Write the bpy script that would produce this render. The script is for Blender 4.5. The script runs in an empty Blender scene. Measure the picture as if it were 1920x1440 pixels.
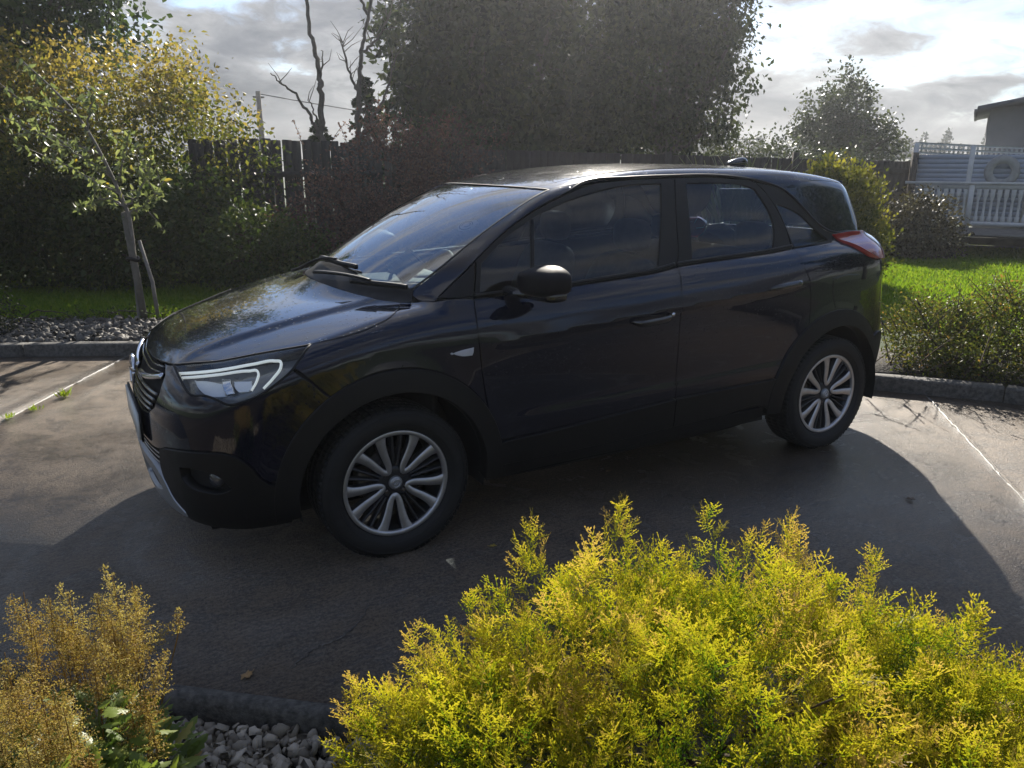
import bpy, math, random
import numpy as np
from mathutils import Vector, Matrix
from mathutils.geometry import delaunay_2d_cdt

# ------------------------------------------------------------------ camera, light, exposure
scene = bpy.context.scene
COL = scene.collection
R_ = math.radians

def setup_camera():
    cam = bpy.data.cameras.new('camera'); ob = bpy.data.objects.new('camera', cam); COL.objects.link(ob)
    yaw, pitch = R_(-119.74), R_(-15.86)
    f = Vector((math.cos(pitch)*math.cos(yaw), math.cos(pitch)*math.sin(yaw), math.sin(pitch)))
    r = f.cross(Vector((0, 0, 1))).normalized(); u = r.cross(f)
    m = Matrix((r, u, -f)).transposed().to_4x4(); m.translation = Vector((1.081, 3.688, 1.598))
    ob.matrix_world = m
    cam.sensor_width = 36; cam.lens = 1480.2/1920*36; cam.clip_start = .05; cam.clip_end = 3000
    scene.camera = ob
setup_camera()
SUN_AZ, SUN_EL = R_(-126.0), R_(29.0)          # direction towards the sun
SUN = Vector((math.cos(SUN_EL)*math.cos(SUN_AZ), math.cos(SUN_EL)*math.sin(SUN_AZ), math.sin(SUN_EL)))
sun = bpy.data.lights.new('sun', 'SUN'); sun.energy = 5.0; sun.angle = R_(.6); sun.color = (1, .93, .82)
sun_ob = bpy.data.objects.new('sun', sun); COL.objects.link(sun_ob)
sun_ob.rotation_euler = (-SUN).to_track_quat('-Z', 'Y').to_euler()
scene.view_settings.view_transform = 'Standard'; scene.view_settings.look = 'None'
scene.view_settings.gamma = 1; scene.view_settings.use_curve_mapping = False
scene.view_settings.exposure = 1.0
scene.render.engine = 'CYCLES'

class NT:
    """small helper to write node trees"""
    def __init__(s, tree): s.t = tree; s.n = tree.nodes; s.l = tree.links
    def put(s, sock, v):
        if v is None: return
        if isinstance(v, bpy.types.NodeSocket): s.l.new(v, sock)
        elif hasattr(sock, 'default_value'):
            if hasattr(sock.default_value, '__len__') and not hasattr(v, '__len__'): v = (v,)*len(sock.default_value)
            if hasattr(sock.default_value, '__len__') and len(sock.default_value) == 4 and len(v) == 3: v = tuple(v)+(1,)
            sock.default_value = v
    def node(s, typ, ins=None, **props):
        n = s.n.new(typ)
        for k, v in props.items(): setattr(n, k, v)
        for k, v in (ins or {}).items(): s.put(n.inputs[k], v)
        return n
    def m(s, op, a, b=None, c=None, clamp=False):
        n = s.node('ShaderNodeMath', operation=op, use_clamp=clamp)
        for i, v in enumerate((a, b, c)): s.put(n.inputs[i], v)
        return n.outputs[0]
    def vm(s, op, a, b=None, out=0):
        n = s.node('ShaderNodeVectorMath', operation=op); s.put(n.inputs[0], a); s.put(n.inputs[1], b)
        return n.outputs[out]
    def mix(s, f, a, b, typ='MIX'):
        n = s.node('ShaderNodeMix', data_type='RGBA', blend_type=typ)
        s.put(n.inputs[0], f); s.put(n.inputs[6], a); s.put(n.inputs[7], b); return n.outputs[2]
    def noise(s, vec, scale, detail=4, rough=.55, dist=0, out=0):
        n = s.node('ShaderNodeTexNoise', {'Scale': scale, 'Detail': detail, 'Roughness': rough, 'Distortion': dist})
        s.put(n.inputs['Vector'], vec); return n.outputs[out]
    def vor(s, vec, scale, feature='F1', out='Distance', rnd=1):
        n = s.node('ShaderNodeTexVoronoi', {'Scale': scale, 'Randomness': rnd}, feature=feature)
        s.put(n.inputs['Vector'], vec); return n.outputs[out]
    def ss(s, v, a, b, lo=0, hi=1):
        n = s.node('ShaderNodeMapRange', {'From Min': a, 'From Max': b, 'To Min': lo, 'To Max': hi}, interpolation_type='SMOOTHSTEP')
        s.put(n.inputs[0], v); return n.outputs[0]
    def ramp(s, f, stops):
        n = s.node('ShaderNodeValToRGB'); e = n.color_ramp.elements
        while len(e) < len(stops): e.new(.5)
        for q, (p, c) in zip(e, stops): q.position = p; q.color = tuple(c)+(1,)
        s.put(n.inputs[0], f); return n.outputs[0]
    def bump(s, h, strength=.3, dist=.01, normal=None):
        n = s.node('ShaderNodeBump', {'Strength': strength, 'Distance': dist, 'Height': h})
        s.put(n.inputs['Normal'], normal); return n.outputs[0]

def setup_world():
    w = bpy.data.worlds.new('World'); scene.world = w; w.use_nodes = True
    t = NT(w.node_tree); t.n.clear()
    sky = t.node('ShaderNodeTexSky', sky_type='NISHITA', sun_disc=False, sun_elevation=SUN_EL,
                 sun_rotation=math.pi/2-SUN_AZ, altitude=30, air_density=1.0, dust_density=.35, ozone_density=1.5)
    d = t.node('ShaderNodeTexCoord').outputs['Generated']
    d = t.vm('NORMALIZE', d)
    sep = t.node('ShaderNodeSeparateXYZ'); t.put(sep.inputs[0], d)
    z = t.m('MAXIMUM', sep.outputs[2], 0.0)
    k = t.m('DIVIDE', 2.4, t.m('ADD', z, .50))
    p = t.vm('MULTIPLY', d, t.node('ShaderNodeCombineXYZ', {0: k, 1: k, 2: 0.0}).outputs[0])
    p3 = t.vm('ADD', p, t.vm('MULTIPLY', d, (0, 0, 9.0)))
    p3 = t.vm('ADD', p3, (5.3, 2.15, 0.4))
    warp = t.vm('MULTIPLY', t.vm('SUBTRACT', t.noise(p3, 1.3, 3, out=1), (.5, .5, .5)), (.55, .55, .55))
    q = t.vm('ADD', p3, warp)
    big = t.noise(q, .62, 8, .55)
    fine = t.noise(q, 1.7, 9, .6)
    cov = t.m('ADD', t.m('MULTIPLY', big, .72), t.m('MULTIPLY', fine, .28))
    hi = t.ss(sep.outputs[2], .16, .42, 0, .125)
    cov = t.m('SUBTRACT', cov, hi)                # broken, bluer sky higher up
    mask = t.ss(cov, .405, .49)                   # where there is cloud
    thick = t.ss(cov, .45, .60)                   # thin bright edges, thick grey bellies
    sd = t.vm('DOT_PRODUCT', d, tuple(SUN), out=1)
    glow = t.m('POWER', t.m('MAXIMUM', sd, 0.0), 7.0)
    lit = t.mix(thick, (7.4, 7.4, 7.4), (1.05, 1.12, 1.35))
    lit = t.mix(t.ss(t.noise(q, 1.05, 7, .55), .42, .64), lit, (2.0, 2.1, 2.45))
    gl = t.m('ADD', .62, t.m('MULTIPLY', glow, .35))
    lit = t.mix(1.0, lit, t.node('ShaderNodeCombineXYZ', {0: gl, 1: gl, 2: gl}).outputs[0], 'MULTIPLY')
    clear = t.mix(1.0, sky.outputs[0], (1.3, 1.45, 1.75), 'MULTIPLY')
    cs = t.node('ShaderNodeMapping', {'Vector': q, 'Rotation': (0, 0, .6), 'Scale': (.8, 2.6, .5)}).outputs[0]
    wisp = t.m('MULTIPLY', t.ss(t.noise(cs, 1.15, 9, .62, .5), .44, .66), t.ss(sep.outputs[2], .12, .35, 0, .85))   # high thin streaks
    clear = t.mix(wisp, clear, (8.0, 8.1, 8.4))
    col = t.mix(t.m('MULTIPLY', mask, .96), clear, lit)
    bg = t.node('ShaderNodeBackground', {'Color': col, 'Strength': .05})
    t.l.new(bg.outputs[0], t.node('ShaderNodeOutputWorld').inputs[0])
    w.cycles.sampling_method = 'MANUAL'; w.cycles.sample_map_resolution = 256
setup_world()

# ------------------------------------------------------------------ scene bookkeeping
def tag(o, label=None, cat=None, group=None, kind=None):
    for k, v in (('label', label), ('category', cat), ('group', group), ('kind', kind)):
        if v: o[k] = v
    return o
def thing(name, label, cat, loc=(0, 0, 0), rz=0, group=None):
    o = bpy.data.objects.new(name, None); COL.objects.link(o); o.location = loc; o.rotation_euler = (0, 0, rz)
    o.empty_display_size = .1
    return tag(o, label, cat, group)
def link(name, me, parent=None):
    o = bpy.data.objects.new(name, me); COL.objects.link(o); o.parent = parent; return o
def mesh_np(name, V, Fs, mats, tint=None, smooth=False, normals=None, midx=None):
    """V (n,3); Fs list of (m,k) int arrays"""
    V = np.asarray(V, np.float32); me = bpy.data.meshes.new(name)
    Fs = [np.asarray(f, np.int32) for f in (Fs if isinstance(Fs, list) else [Fs]) if len(f)]
    me.vertices.add(len(V)); me.vertices.foreach_set('co', V.ravel())
    nl = sum(f.size for f in Fs); npol = sum(len(f) for f in Fs)
    me.loops.add(nl); me.polygons.add(npol)
    me.loops.foreach_set('vertex_index', np.concatenate([f.ravel() for f in Fs]))
    tot = np.concatenate([np.full(len(f), f.shape[1], np.int32) for f in Fs])
    me.polygons.foreach_set('loop_start', np.concatenate([[0], np.cumsum(tot)[:-1]]).astype(np.int32))
    me.polygons.foreach_set('loop_total', tot)
    for m in (mats if isinstance(mats, (list, tuple)) else [mats]): me.materials.append(m)
    if midx is not None: me.polygons.foreach_set('material_index', np.asarray(midx, np.int32))
    me.update(calc_edges=True); me.validate()
    if smooth or normals is not None: me.polygons.foreach_set('use_smooth', np.ones(len(me.polygons), bool))
    if normals is not None: me.normals_split_custom_set_from_vertices([tuple(n) for n in normals])
    if tint is not None:
        a = me.attributes.new('tint', 'FLOAT', 'POINT'); a.data.foreach_set('value', np.asarray(tint, np.float32))
    return me
def add(name, V, Fs, mats, parent=None, **kw): return link(name, mesh_np(name, V, Fs, mats, **kw), parent)

class G:
    """collects simple geometry for ONE mesh"""
    def __init__(s): s.V = []; s.Q = []; s.T = []; s.n = 0; s.tint = []
    def put(s, V, Q=None, T=None, tint=0):
        V = np.asarray(V, float).reshape(-1, 3)
        if Q is not None and len(Q): s.Q.append(np.asarray(Q, int)+s.n)
        if T is not None and len(T): s.T.append(np.asarray(T, int)+s.n)
        s.V.append(V); s.tint.append(np.broadcast_to(tint, (len(V),))); s.n += len(V); return s
    def box(s, c, size, ax=None, tint=0):
        """centre, full sizes, optional 3x3 rows = axes"""
        k = np.array([[a, b, d] for a in (-.5, .5) for b in (-.5, .5) for d in (-.5, .5)])*np.array(size)
        if ax is not None: k = k@np.asarray(ax, float)
        return s.put(k+np.array(c), [[0, 1, 3, 2], [4, 6, 7, 5], [0, 4, 5, 1], [2, 3, 7, 6], [0, 2, 6, 4], [1, 5, 7, 3]], tint=tint)
    def tube(s, P, rad, k=6, tint=0, cap=True, flat=1.0):
        P = np.asarray(P, float); n = len(P); rad = np.broadcast_to(rad, (n,))
        T = np.gradient(P, axis=0); T /= np.maximum(np.linalg.norm(T, axis=1, keepdims=True), 1e-9)
        ref = np.array([0, 0, 1.]) if abs(T[:, 2]).mean() < .8 else np.array([1., 0, 0])
        A = np.cross(T, ref); A /= np.maximum(np.linalg.norm(A, axis=1, keepdims=True), 1e-9); B = np.cross(A, T)
        a = np.arange(k)*2*np.pi/k
        V = P[:, None]+rad[:, None, None]*(np.cos(a)[None, :, None]*A[:, None]+flat*np.sin(a)[None, :, None]*B[:, None])
        i = np.arange(n-1)[:, None]*k; j = np.arange(k)[None]; j2 = (j+1) % k
        Q = np.stack([i+j, i+j2, i+k+j2, i+k+j], -1).reshape(-1, 4)
        V = V.reshape(-1, 3); Tq = []
        if cap:
            V = np.concatenate([V, P[:1], P[-1:]]); c0, c1 = n*k, n*k+1
            Tq = [[c0, (q+1) % k, q] for q in range(k)]+[[c1, (n-1)*k+q, (n-1)*k+(q+1) % k] for q in range(k)]
        return s.put(V, Q, Tq, tint)
    def lathe(s, prof, axis='y', k=48, c=(0, 0, 0), tint=0):
        """prof [(r, h)], axis of turning"""
        a = np.arange(k)*2*np.pi/k; pr = np.array(prof, float); n = len(pr)
        X = pr[:, None, 0]*np.cos(a); Z = pr[:, None, 0]*np.sin(a); H = np.broadcast_to(pr[:, None, 1], X.shape)
        V = np.stack([X, H, Z] if axis == 'y' else ([X, Z, H] if axis == 'z' else [H, X, Z]), -1).reshape(-1, 3)+np.array(c)
        i = np.arange(n-1)[:, None]*k; j = np.arange(k)[None]; j2 = (j+1) % k
        return s.put(V, np.stack([i+j, i+j2, i+k+j2, i+k+j], -1).reshape(-1, 4), tint=tint)
    def mesh(s, name, mats, **kw):
        V = np.concatenate(s.V); F = []
        if s.Q: F.append(np.concatenate(s.Q))
        if s.T: F.append(np.concatenate(s.T))
        return mesh_np(name, V, F, mats, tint=np.concatenate(s.tint), **kw)
    def obj(s, name, mats, parent=None, **kw): return link(name, s.mesh(name, mats, **kw), parent)

# ------------------------------------------------------------------ materials
def new_mat(name):
    m = bpy.data.materials.new(name); m.use_nodes = True; t = NT(m.node_tree); t.n.clear()
    out = t.node('ShaderNodeOutputMaterial'); return m, t, out
def P_(t, out, **ins):
    b = t.node('ShaderNodeBsdfPrincipled')
    for k, v in ins.items(): t.put(b.inputs[k.replace('_', ' ')], v)
    if out: t.l.new(b.outputs[0], out.inputs[0])
    return b
def obco(t): return t.node('ShaderNodeTexCoord').outputs['Object']
def simple(name, c, rough=.5, metal=0, var=.25, scale=6, bump=.15, bscale=60, c2=None, coat=0, bdist=.004, spec=.5):
    m, t, out = new_mat(name); co = obco(t)
    c2 = c2 or tuple(v*(1-var) for v in c)
    col = t.mix(t.ss(t.noise(co, scale, 6, .6), .3, .7), c, c2)
    r = t.m('ADD', rough-.08, t.m('MULTIPLY', t.noise(co, scale*2.3, 4), .16))
    nb = t.bump(t.noise(co, bscale, 4), bump, bdist) if bump else None
    P_(t, out, Base_Color=col, Roughness=r, Metallic=metal, Normal=nb, Coat_Weight=coat, Specular_IOR_Level=spec)
    return m
def leaf_mat(name, stops, trans=.45, rough=.55, tcol=1.3, spec=.22):
    m, t, out = new_mat(name)
    a = t.node('ShaderNodeAttribute', attribute_name='tint').outputs['Fac']
    col = t.ramp(a, stops)
    b = P_(t, None, Base_Color=col, Roughness=rough, Specular_IOR_Level=spec)
    tr = t.node('ShaderNodeBsdfTranslucent', {'Color': t.mix(1.0, col, (tcol, tcol*1.05, tcol*.6), 'MULTIPLY')})
    mx = t.node('ShaderNodeMixShader', {0: trans}); t.l.new(b.outputs[0], mx.inputs[1]); t.l.new(tr.outputs[0], mx.inputs[2])
    t.l.new(mx.outputs[0], out.inputs[0]); return m

# ================================================================== THE SETTING
E1 = np.array([-.765, .644]); E2 = np.array([.644, .765])
def ccr(P, n=8):
    """Catmull-Rom through points (open)"""
    P = np.asarray(P, float); Q = np.concatenate([[2*P[0]-P[1]], P, [2*P[-1]-P[-2]]]); out = []
    for i in range(1, len(Q)-2):
        for t in np.arange(n)/n:
            a, b, c, d = Q[i-1:i+3]
            out.append(.5*((2*b)+(c-a)*t+(2*a-5*b+4*c-d)*t*t+(3*b-a-3*c+d)*t**3))
    return np.array(out+[P[-1]])
def resample(P, step):
    P = np.asarray(P, float); s = np.concatenate([[0], np.cumsum(np.linalg.norm(np.diff(P, axis=0), axis=1))])
    n = max(2, int(round(s[-1]/step))+1); q = np.linspace(0, s[-1], n)
    return np.stack([np.interp(q, s, P[:, k]) for k in range(P.shape[1])], 1)
def inpoly(p, poly):
    p = np.asarray(p); x, y = p[:, 0], p[:, 1]; c = np.zeros(len(p), bool); q = np.asarray(poly)
    for (x1, y1), (x2, y2) in zip(q, np.roll(q, -1, 0)):
        if y1 == y2: continue
        k = ((y1 > y) != (y2 > y)) & (x < (x2-x1)*(y-y1)/(y2-y1)+x1); c ^= k
    return c
def slab_mesh(g, poly, z0, z1):
    """flat prism"""
    n = len(poly); p = np.asarray(poly)
    V = np.concatenate([np.c_[p, np.full(n, z0)], np.c_[p, np.full(n, z1)]])
    vs, es, fs, *_ = delaunay_2d_cdt([Vector(q) for q in p], [(i, (i+1) % n) for i in range(n)], [], 0, 1e-6)
    T = np.array([f for f in fs]); P2 = np.array([list(v) for v in vs])
    T = T[inpoly(P2[T].mean(1), p)]
    g.put(V, [[i, (i+1) % n, n+(i+1) % n, n+i] for i in range(n)] if np.cross(p[1]-p[0], p[2]-p[1]) > 0 else [[(i+1) % n, i, n+i, n+(i+1) % n] for i in range(n)], T+n)

BACK = ccr([(9, -5.9), (6, -5.35), (3.5, -4.75), (1.62, -4.03), (.64, -3.56), (-1.6, -1.80), (-3.80, .13), (-4.22, .56), (-4.52, 1.15), (-4.85, 2.0), (-5.7, 3.8), (-6.8, 6.2)])
NEAR0 = np.array([.99, 1.29]); NEAR = np.array([NEAR0-E1*8.0, NEAR0+E1*8.5])

# ---- wet brushed concrete
def concrete(name, ca, cb, wet=.5):
    m, t, out = new_mat(name); co = obco(t)
    n1 = t.noise(co, .8, 8, .66, .7); n2 = t.noise(co, 6, 8, .68, .6); n3 = t.noise(co, 150, 3, .7)
    st = t.node('ShaderNodeMapping', {'Vector': co, 'Rotation': (0, 0, R_(40)), 'Scale': (1.0, 4.5, 1)}).outputs[0]
    brush = t.noise(st, 16, 9, .75, .5); fineb = t.noise(st, 60, 5, .7)
    col = t.mix(t.ss(n1, .35, .68), ca, cb)
    col = t.mix(t.ss(n2, .40, .62, 0, .85), col, tuple(v*.42 for v in cb))           # brown stains
    col = t.mix(t.ss(brush, .42, .66, 0, .55), col, tuple(v*1.75 for v in ca))      # rubbed paler streaks
    grit = t.noise(co, 75, 5, .75)
    col = t.mix(t.ss(grit, .50, .64, 0, .75), col, (.17, .14, .105))               # sand and stone showing
    col = t.mix(t.ss(grit, .50, .36, 0, .75), col, (.012, .009, .007))
    w = t.ss(t.m('ADD', t.m('MULTIPLY', n1, .7), t.m('MULTIPLY', n2, .3)), .38, .60)
    rough = t.m('ADD', t.m('MULTIPLY', w, -.24), .47); rough = t.m('ADD', rough, t.m('MULTIPLY', n2, .12))
    h = t.m('ADD', t.m('MULTIPLY', n3, .55), t.m('MULTIPLY', grit, 1.2)); h = t.m('ADD', h, t.m('MULTIPLY', fineb, .7))
    P_(t, out, Base_Color=col, Roughness=rough, Normal=t.bump(h, .75, .008), Specular_IOR_Level=.45, Coat_Weight=t.m('MULTIPLY', w, .75), Coat_Roughness=t.m('ADD', .16, t.m('MULTIPLY', n2, .2)), Coat_Normal=t.bump(h, .35, .006))
    return m
M_slab = concrete('wet_concrete', (.122, .090, .060), (.054, .038, .025), 1)
M_kerb = simple('kerb_concrete', (.115, .108, .094), .75, var=.7, scale=38, bump=.9, bscale=110, bdist=.006)
M_joint = simple('joint_mortar', (.26, .245, .215), .5, var=.7, scale=30, bump=.6, bscale=150)
M_soil = simple('soil', (.035, .028, .02), .9, var=.5, scale=14, bump=.9, bscale=45, bdist=.03)
M_field = simple('field_grass', (.055, .085, .022), .9, var=.5, scale=.4, bump=.6, bscale=8, bdist=.05)

# ground sheet to the horizon
g = G(); s = 150
g.put([(-s, -s, -.13), (s, -s, -.13), (s, s, -.13), (-s, s, -.13)], [[0, 1, 2, 3]])
tag(g.obj('ground', M_field), 'rough grassy ground reaching to the horizon', 'ground', kind='structure')

# driveway in three cast slabs with two joints
jl0, jl1 = np.array([.62, -3.68]), np.array([2.64, -.10])+np.array([.0, .02])
jr0, jr1 = np.array([-4.20, .40]), np.array([-1.45, 3.34])
drive = g = G(); slab_mesh(g, np.array([(9, -6.1), (9.2, 12), (-9, 12), (-9, 4), (-4.8, .2), (-2, -1.9), (.6, -3.8), (3, -4.9)]), -.16, -.075)
drive = tag(g.obj('driveway', M_soil), 'wet brown brushed concrete driveway under the car', 'driveway', kind='structure')
def backside(a, b):
    i = np.argmin(np.linalg.norm(BACK-a, axis=1)); j = np.argmin(np.linalg.norm(BACK-b, axis=1))
    return BACK[min(i, j):max(i, j)+1]
gap = .008
bl = BACK[:np.argmin(np.linalg.norm(BACK-jl0, axis=1))+1]
mid = backside(jl0, jr0); br = BACK[np.argmin(np.linalg.norm(BACK-jr0, axis=1)):]
dl = np.array([.87, -.49])*gap; dr = np.array([-.73, .68])*gap
polyA = np.concatenate([[NEAR[0]], bl[:-1], [jl0+dl], [jl1+dl]])
polyB = np.concatenate([[jl1-dl], [jl0-dl], mid[1:-1], [jr0-dr], [jr1-dr]])
polyC = np.concatenate([[jr1+dr], [jr0+dr], br[1:], [NEAR[1]+np.array([0, 1.5])], [NEAR[1]]])
slabs = []
for p in (polyA, polyB, polyC):
    g = G(); p = p[::-1] if np.sum(np.cross(p, np.roll(p, -1, 0))) < 0 else p
    slab_mesh(g, p, -.12, 0.0); slabs.append(g.obj('concrete_slab', M_slab, drive))
rng = np.random.default_rng(5)
for a, b in ((jl0, jl1), (jr0, jr1)):           # pale mortar in the joints
    n = 90; t_ = np.linspace(.02, .99, n); c = a+(b-a)*t_[:, None]; nn = np.array([-(b-a)[1], (b-a)[0]])/np.linalg.norm(b-a)
    w0 = .005+.009*rng.random(n)**2; w1 = .005+.009*rng.random(n)**2; z = np.where(rng.random(n) < .16, -.004, .002+.004*rng.random(n)); c = c+nn*rng.normal(0, .0018, n)[:, None]
    V = np.concatenate([np.c_[c-nn*w0[:, None], z*0-.01], np.c_[c-nn*w0[:, None]*.5, z], np.c_[c+nn*w1[:, None]*.5, z], np.c_[c+nn*w1[:, None], z*0-.01]])
    i = np.arange(n-1); Q = np.concatenate([np.stack([k*n+i, k*n+i+1, (k+1)*n+i+1, (k+1)*n+i], 1)[:, ::-1] for k in range(3)])
    add('joint_mortar', V, Q, M_joint, drive)
# pale lime run along a hairline crack
g = G(); cr = ccr([(.608, 1.40, .002), (.521, 1.34, .002), (.466, 1.322, .002), (.411, 1.314, .002), (.355, 1.275, .002), (.318, 1.246, .002), (.25, 1.16, .002)], 10)
cr += rng.normal(0, .004, cr.shape)*np.array([1, 1, 0]); cr = resample(cr, .006); w = .0015+.006*rng.random(len(cr))*np.sin(np.linspace(.1, 3.05, len(cr)))
g.tube(cr, w, 5, flat=.35); g.obj('crack_deposit', simple('lime_deposit', (.15, .135, .115), .8, var=.7, scale=60, bump=.8, bscale=200), slabs[1])

# kerbs: single stones butted end to end
def kerb(name, label, path, w, h, z0, length, inset, parent_tag):
    root = thing(name, label, 'kerb', (float(path[0][0]), float(path[0][1]), 0)); base = np.array([path[0][0], path[0][1], 0])
    p = resample(path, length)
    for a, b in zip(p[:-1], p[1:]):
        d = (b-a)/np.linalg.norm(b-a); nrm = np.array([d[1], -d[0]])*inset; L = np.linalg.norm(b-a)-.008
        prof = [(0, z0), (0, h-.018), (.006, h-.005), (.018, h), (w-.02, h), (w-.004, h-.02), (w, z0)]
        V = []; ns = 7
        for q in np.linspace(0, L, ns):
            jit = rng.normal(0, .0012, (len(prof), 3))
            V += list(np.array([np.r_[a+d*(q+.004)+nrm*o, zz] for o, zz in prof])+jit)
        k = len(prof); Q = [[i*k+j, i*k+j+1, (i+1)*k+j+1, (i+1)*k+j] for i in range(ns-1) for j in range(k-1)]
        V = np.array(V)-base; T = []
        for e in (0, (ns-1)*k):
            T += [[e, e+j, e+j+1] for j in range(1, k-1)]
        add('kerb_stone', V, [np.array(Q), np.array(T)], M_kerb, root)
    return root
kerb('back_kerb', 'dark damp concrete kerb behind the car along the far edge of the driveway', BACK[8:-6], .12, .105, -.12, .95, -1, 0)
kerb('edging_kerb', 'low weathered concrete edging in the foreground beside the pale gravel', np.array([NEAR0-E1*1.6, NEAR0+E1*5.2]), .065, .030, -.14, 1.05, 1, 0)

# soil beds and lawn sheets
BACKo = BACK+np.array([-.06, -.1])
def offset_back(d):
    t = np.gradient(BACK, axis=0); t /= np.linalg.norm(t, axis=1, keepdims=True); return BACK+np.c_[-t[:, 1], t[:, 0]]*d
ob0, ob1 = offset_back(.10), offset_back(1.28)
wid = np.interp(np.arange(len(BACK)), [0, 24, 40, 56, len(BACK)], [1.3, 1.3, 1.0, 1.25, 1.2])
t_ = np.gradient(BACK, axis=0); t_ /= np.linalg.norm(t_, axis=1, keepdims=True)
ob1 = BACK+np.c_[-t_[:, 1], t_[:, 0]]*wid[:, None]
g = G(); slab_mesh(g, np.concatenate([ob0, ob1[::-1]]), -.12, .05)
tag(g.obj('planting_bed', M_soil), 'dark soil bed behind the far kerb', 'bed', kind='structure')
g = G(); slab_mesh(g, np.array([NEAR0-E1*3+E2*.06, NEAR0+E1*7+E2*.06, NEAR0+E1*7+E2*6, NEAR0-E1*3+E2*6]), -.13, -.06)
tag(g.obj('front_bed', M_soil), 'soil bed in the foreground', 'bed', kind='structure')

# lawn: gently uneven sheet plus blades
def lawn_z(x, y): return .045+.025*np.sin(x*1.3+.7)*np.sin(y*1.1)+.012*np.sin(x*3.1+y*2.3)
lawn_poly = np.concatenate([ob1-0*ob1, [(-9.5, 7), (-17, 2), (-14.3, -4), (-13.2, -6.2), (-8, -8.5), (-3, -10), (3, -11), (10, -11)]])
M_lawn = simple('lawn_base', (.045, .075, .012), .85, var=.5, scale=3, bump=.9, bscale=70, bdist=.03)
gx, gy = np.meshgrid(np.arange(-17, 10, .3), np.arange(-11, 7, .3)); gp = np.c_[gx.ravel(), gy.ravel()]
lp = resample(np.concatenate([lawn_poly, lawn_poly[:1]]), .3)[:-1]
gp = gp[inpoly(gp, lawn_poly)]
gp = gp[np.min(np.linalg.norm(gp[:, None]-lp[None], axis=2), axis=1) > .12]
vs, es, fs, *_ = delaunay_2d_cdt([Vector(q) for q in np.concatenate([lp, gp])], [(i, (i+1) % len(lp)) for i in range(len(lp))], [], 0, 1e-6)
P2 = np.array([list(v) for v in vs]); T = np.array(fs); T = T[inpoly(P2[T].mean(1), lp)]
tag(add('lawn', np.c_[P2, lawn_z(P2[:, 0], P2[:, 1])-.004], T, M_lawn, smooth=True), 'mown green lawn behind the driveway', 'lawn', kind='structure')
M_grass = leaf_mat('grass_blades', [(0, (.07, .14, .010)), (.55, (.14, .21, .014)), (1, (.22, .26, .03))], .55, .6, 1.5)
def blades(name, poly, n, h, label, rng, zf=lawn_z, wmul=1.0):
    lo, hi = poly.min(0), poly.max(0); p = lo+(hi-lo)*rng.random((n*3, 2)); p = p[inpoly(p, poly)][:n]; n = len(p)
    a = rng.random(n)*6.283; hh = h*(.5+rng.random(n)); lean = rng.normal(0, .35, (n, 2))*hh[:, None]; w = .004*wmul*(1+rng.random(n))
    z = zf(p[:, 0], p[:, 1]); dx = np.c_[np.cos(a), np.sin(a)]*w[:, None]
    V = np.stack([np.c_[p-dx, z-.01], np.c_[p+dx, z-.01], np.c_[p+lean*.4+dx*.7, z+hh*.6], np.c_[p+lean*.4-dx*.7, z+hh*.6], np.c_[p+lean, z+hh]], 1)
    b = np.arange(n)[:, None]*5
    o = add(name, V.reshape(-1, 3), [b+np.array([[0, 1, 2, 3]]), b+np.array([[3, 2, 4]])], M_grass, tint=np.repeat(np.clip(rng.normal(.5, .25, n), 0, 1), 5))
    return tag(o, label, 'grass', kind='stuff')
rng = np.random.default_rng(11)
blades('grass', np.array([(-6.0, -1.2), (-5.6, 1.5), (-8.5, 3), (-14.5, -2.5), (-13.2, -5.6), (-9, -5)]), 85000, .055, 'bright sunlit lawn grass to the right behind the car', rng, wmul=1.6)
blades('grass', np.array([(4.5, -5.9), (1.2, -5.25), (-.9, -4.0), (-2.4, -5.2), (-1.5, -8), (4.5, -9.0)]), 45000, .07, 'shaded lawn grass to the left behind the young tree', rng, wmul=1.3)

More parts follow.
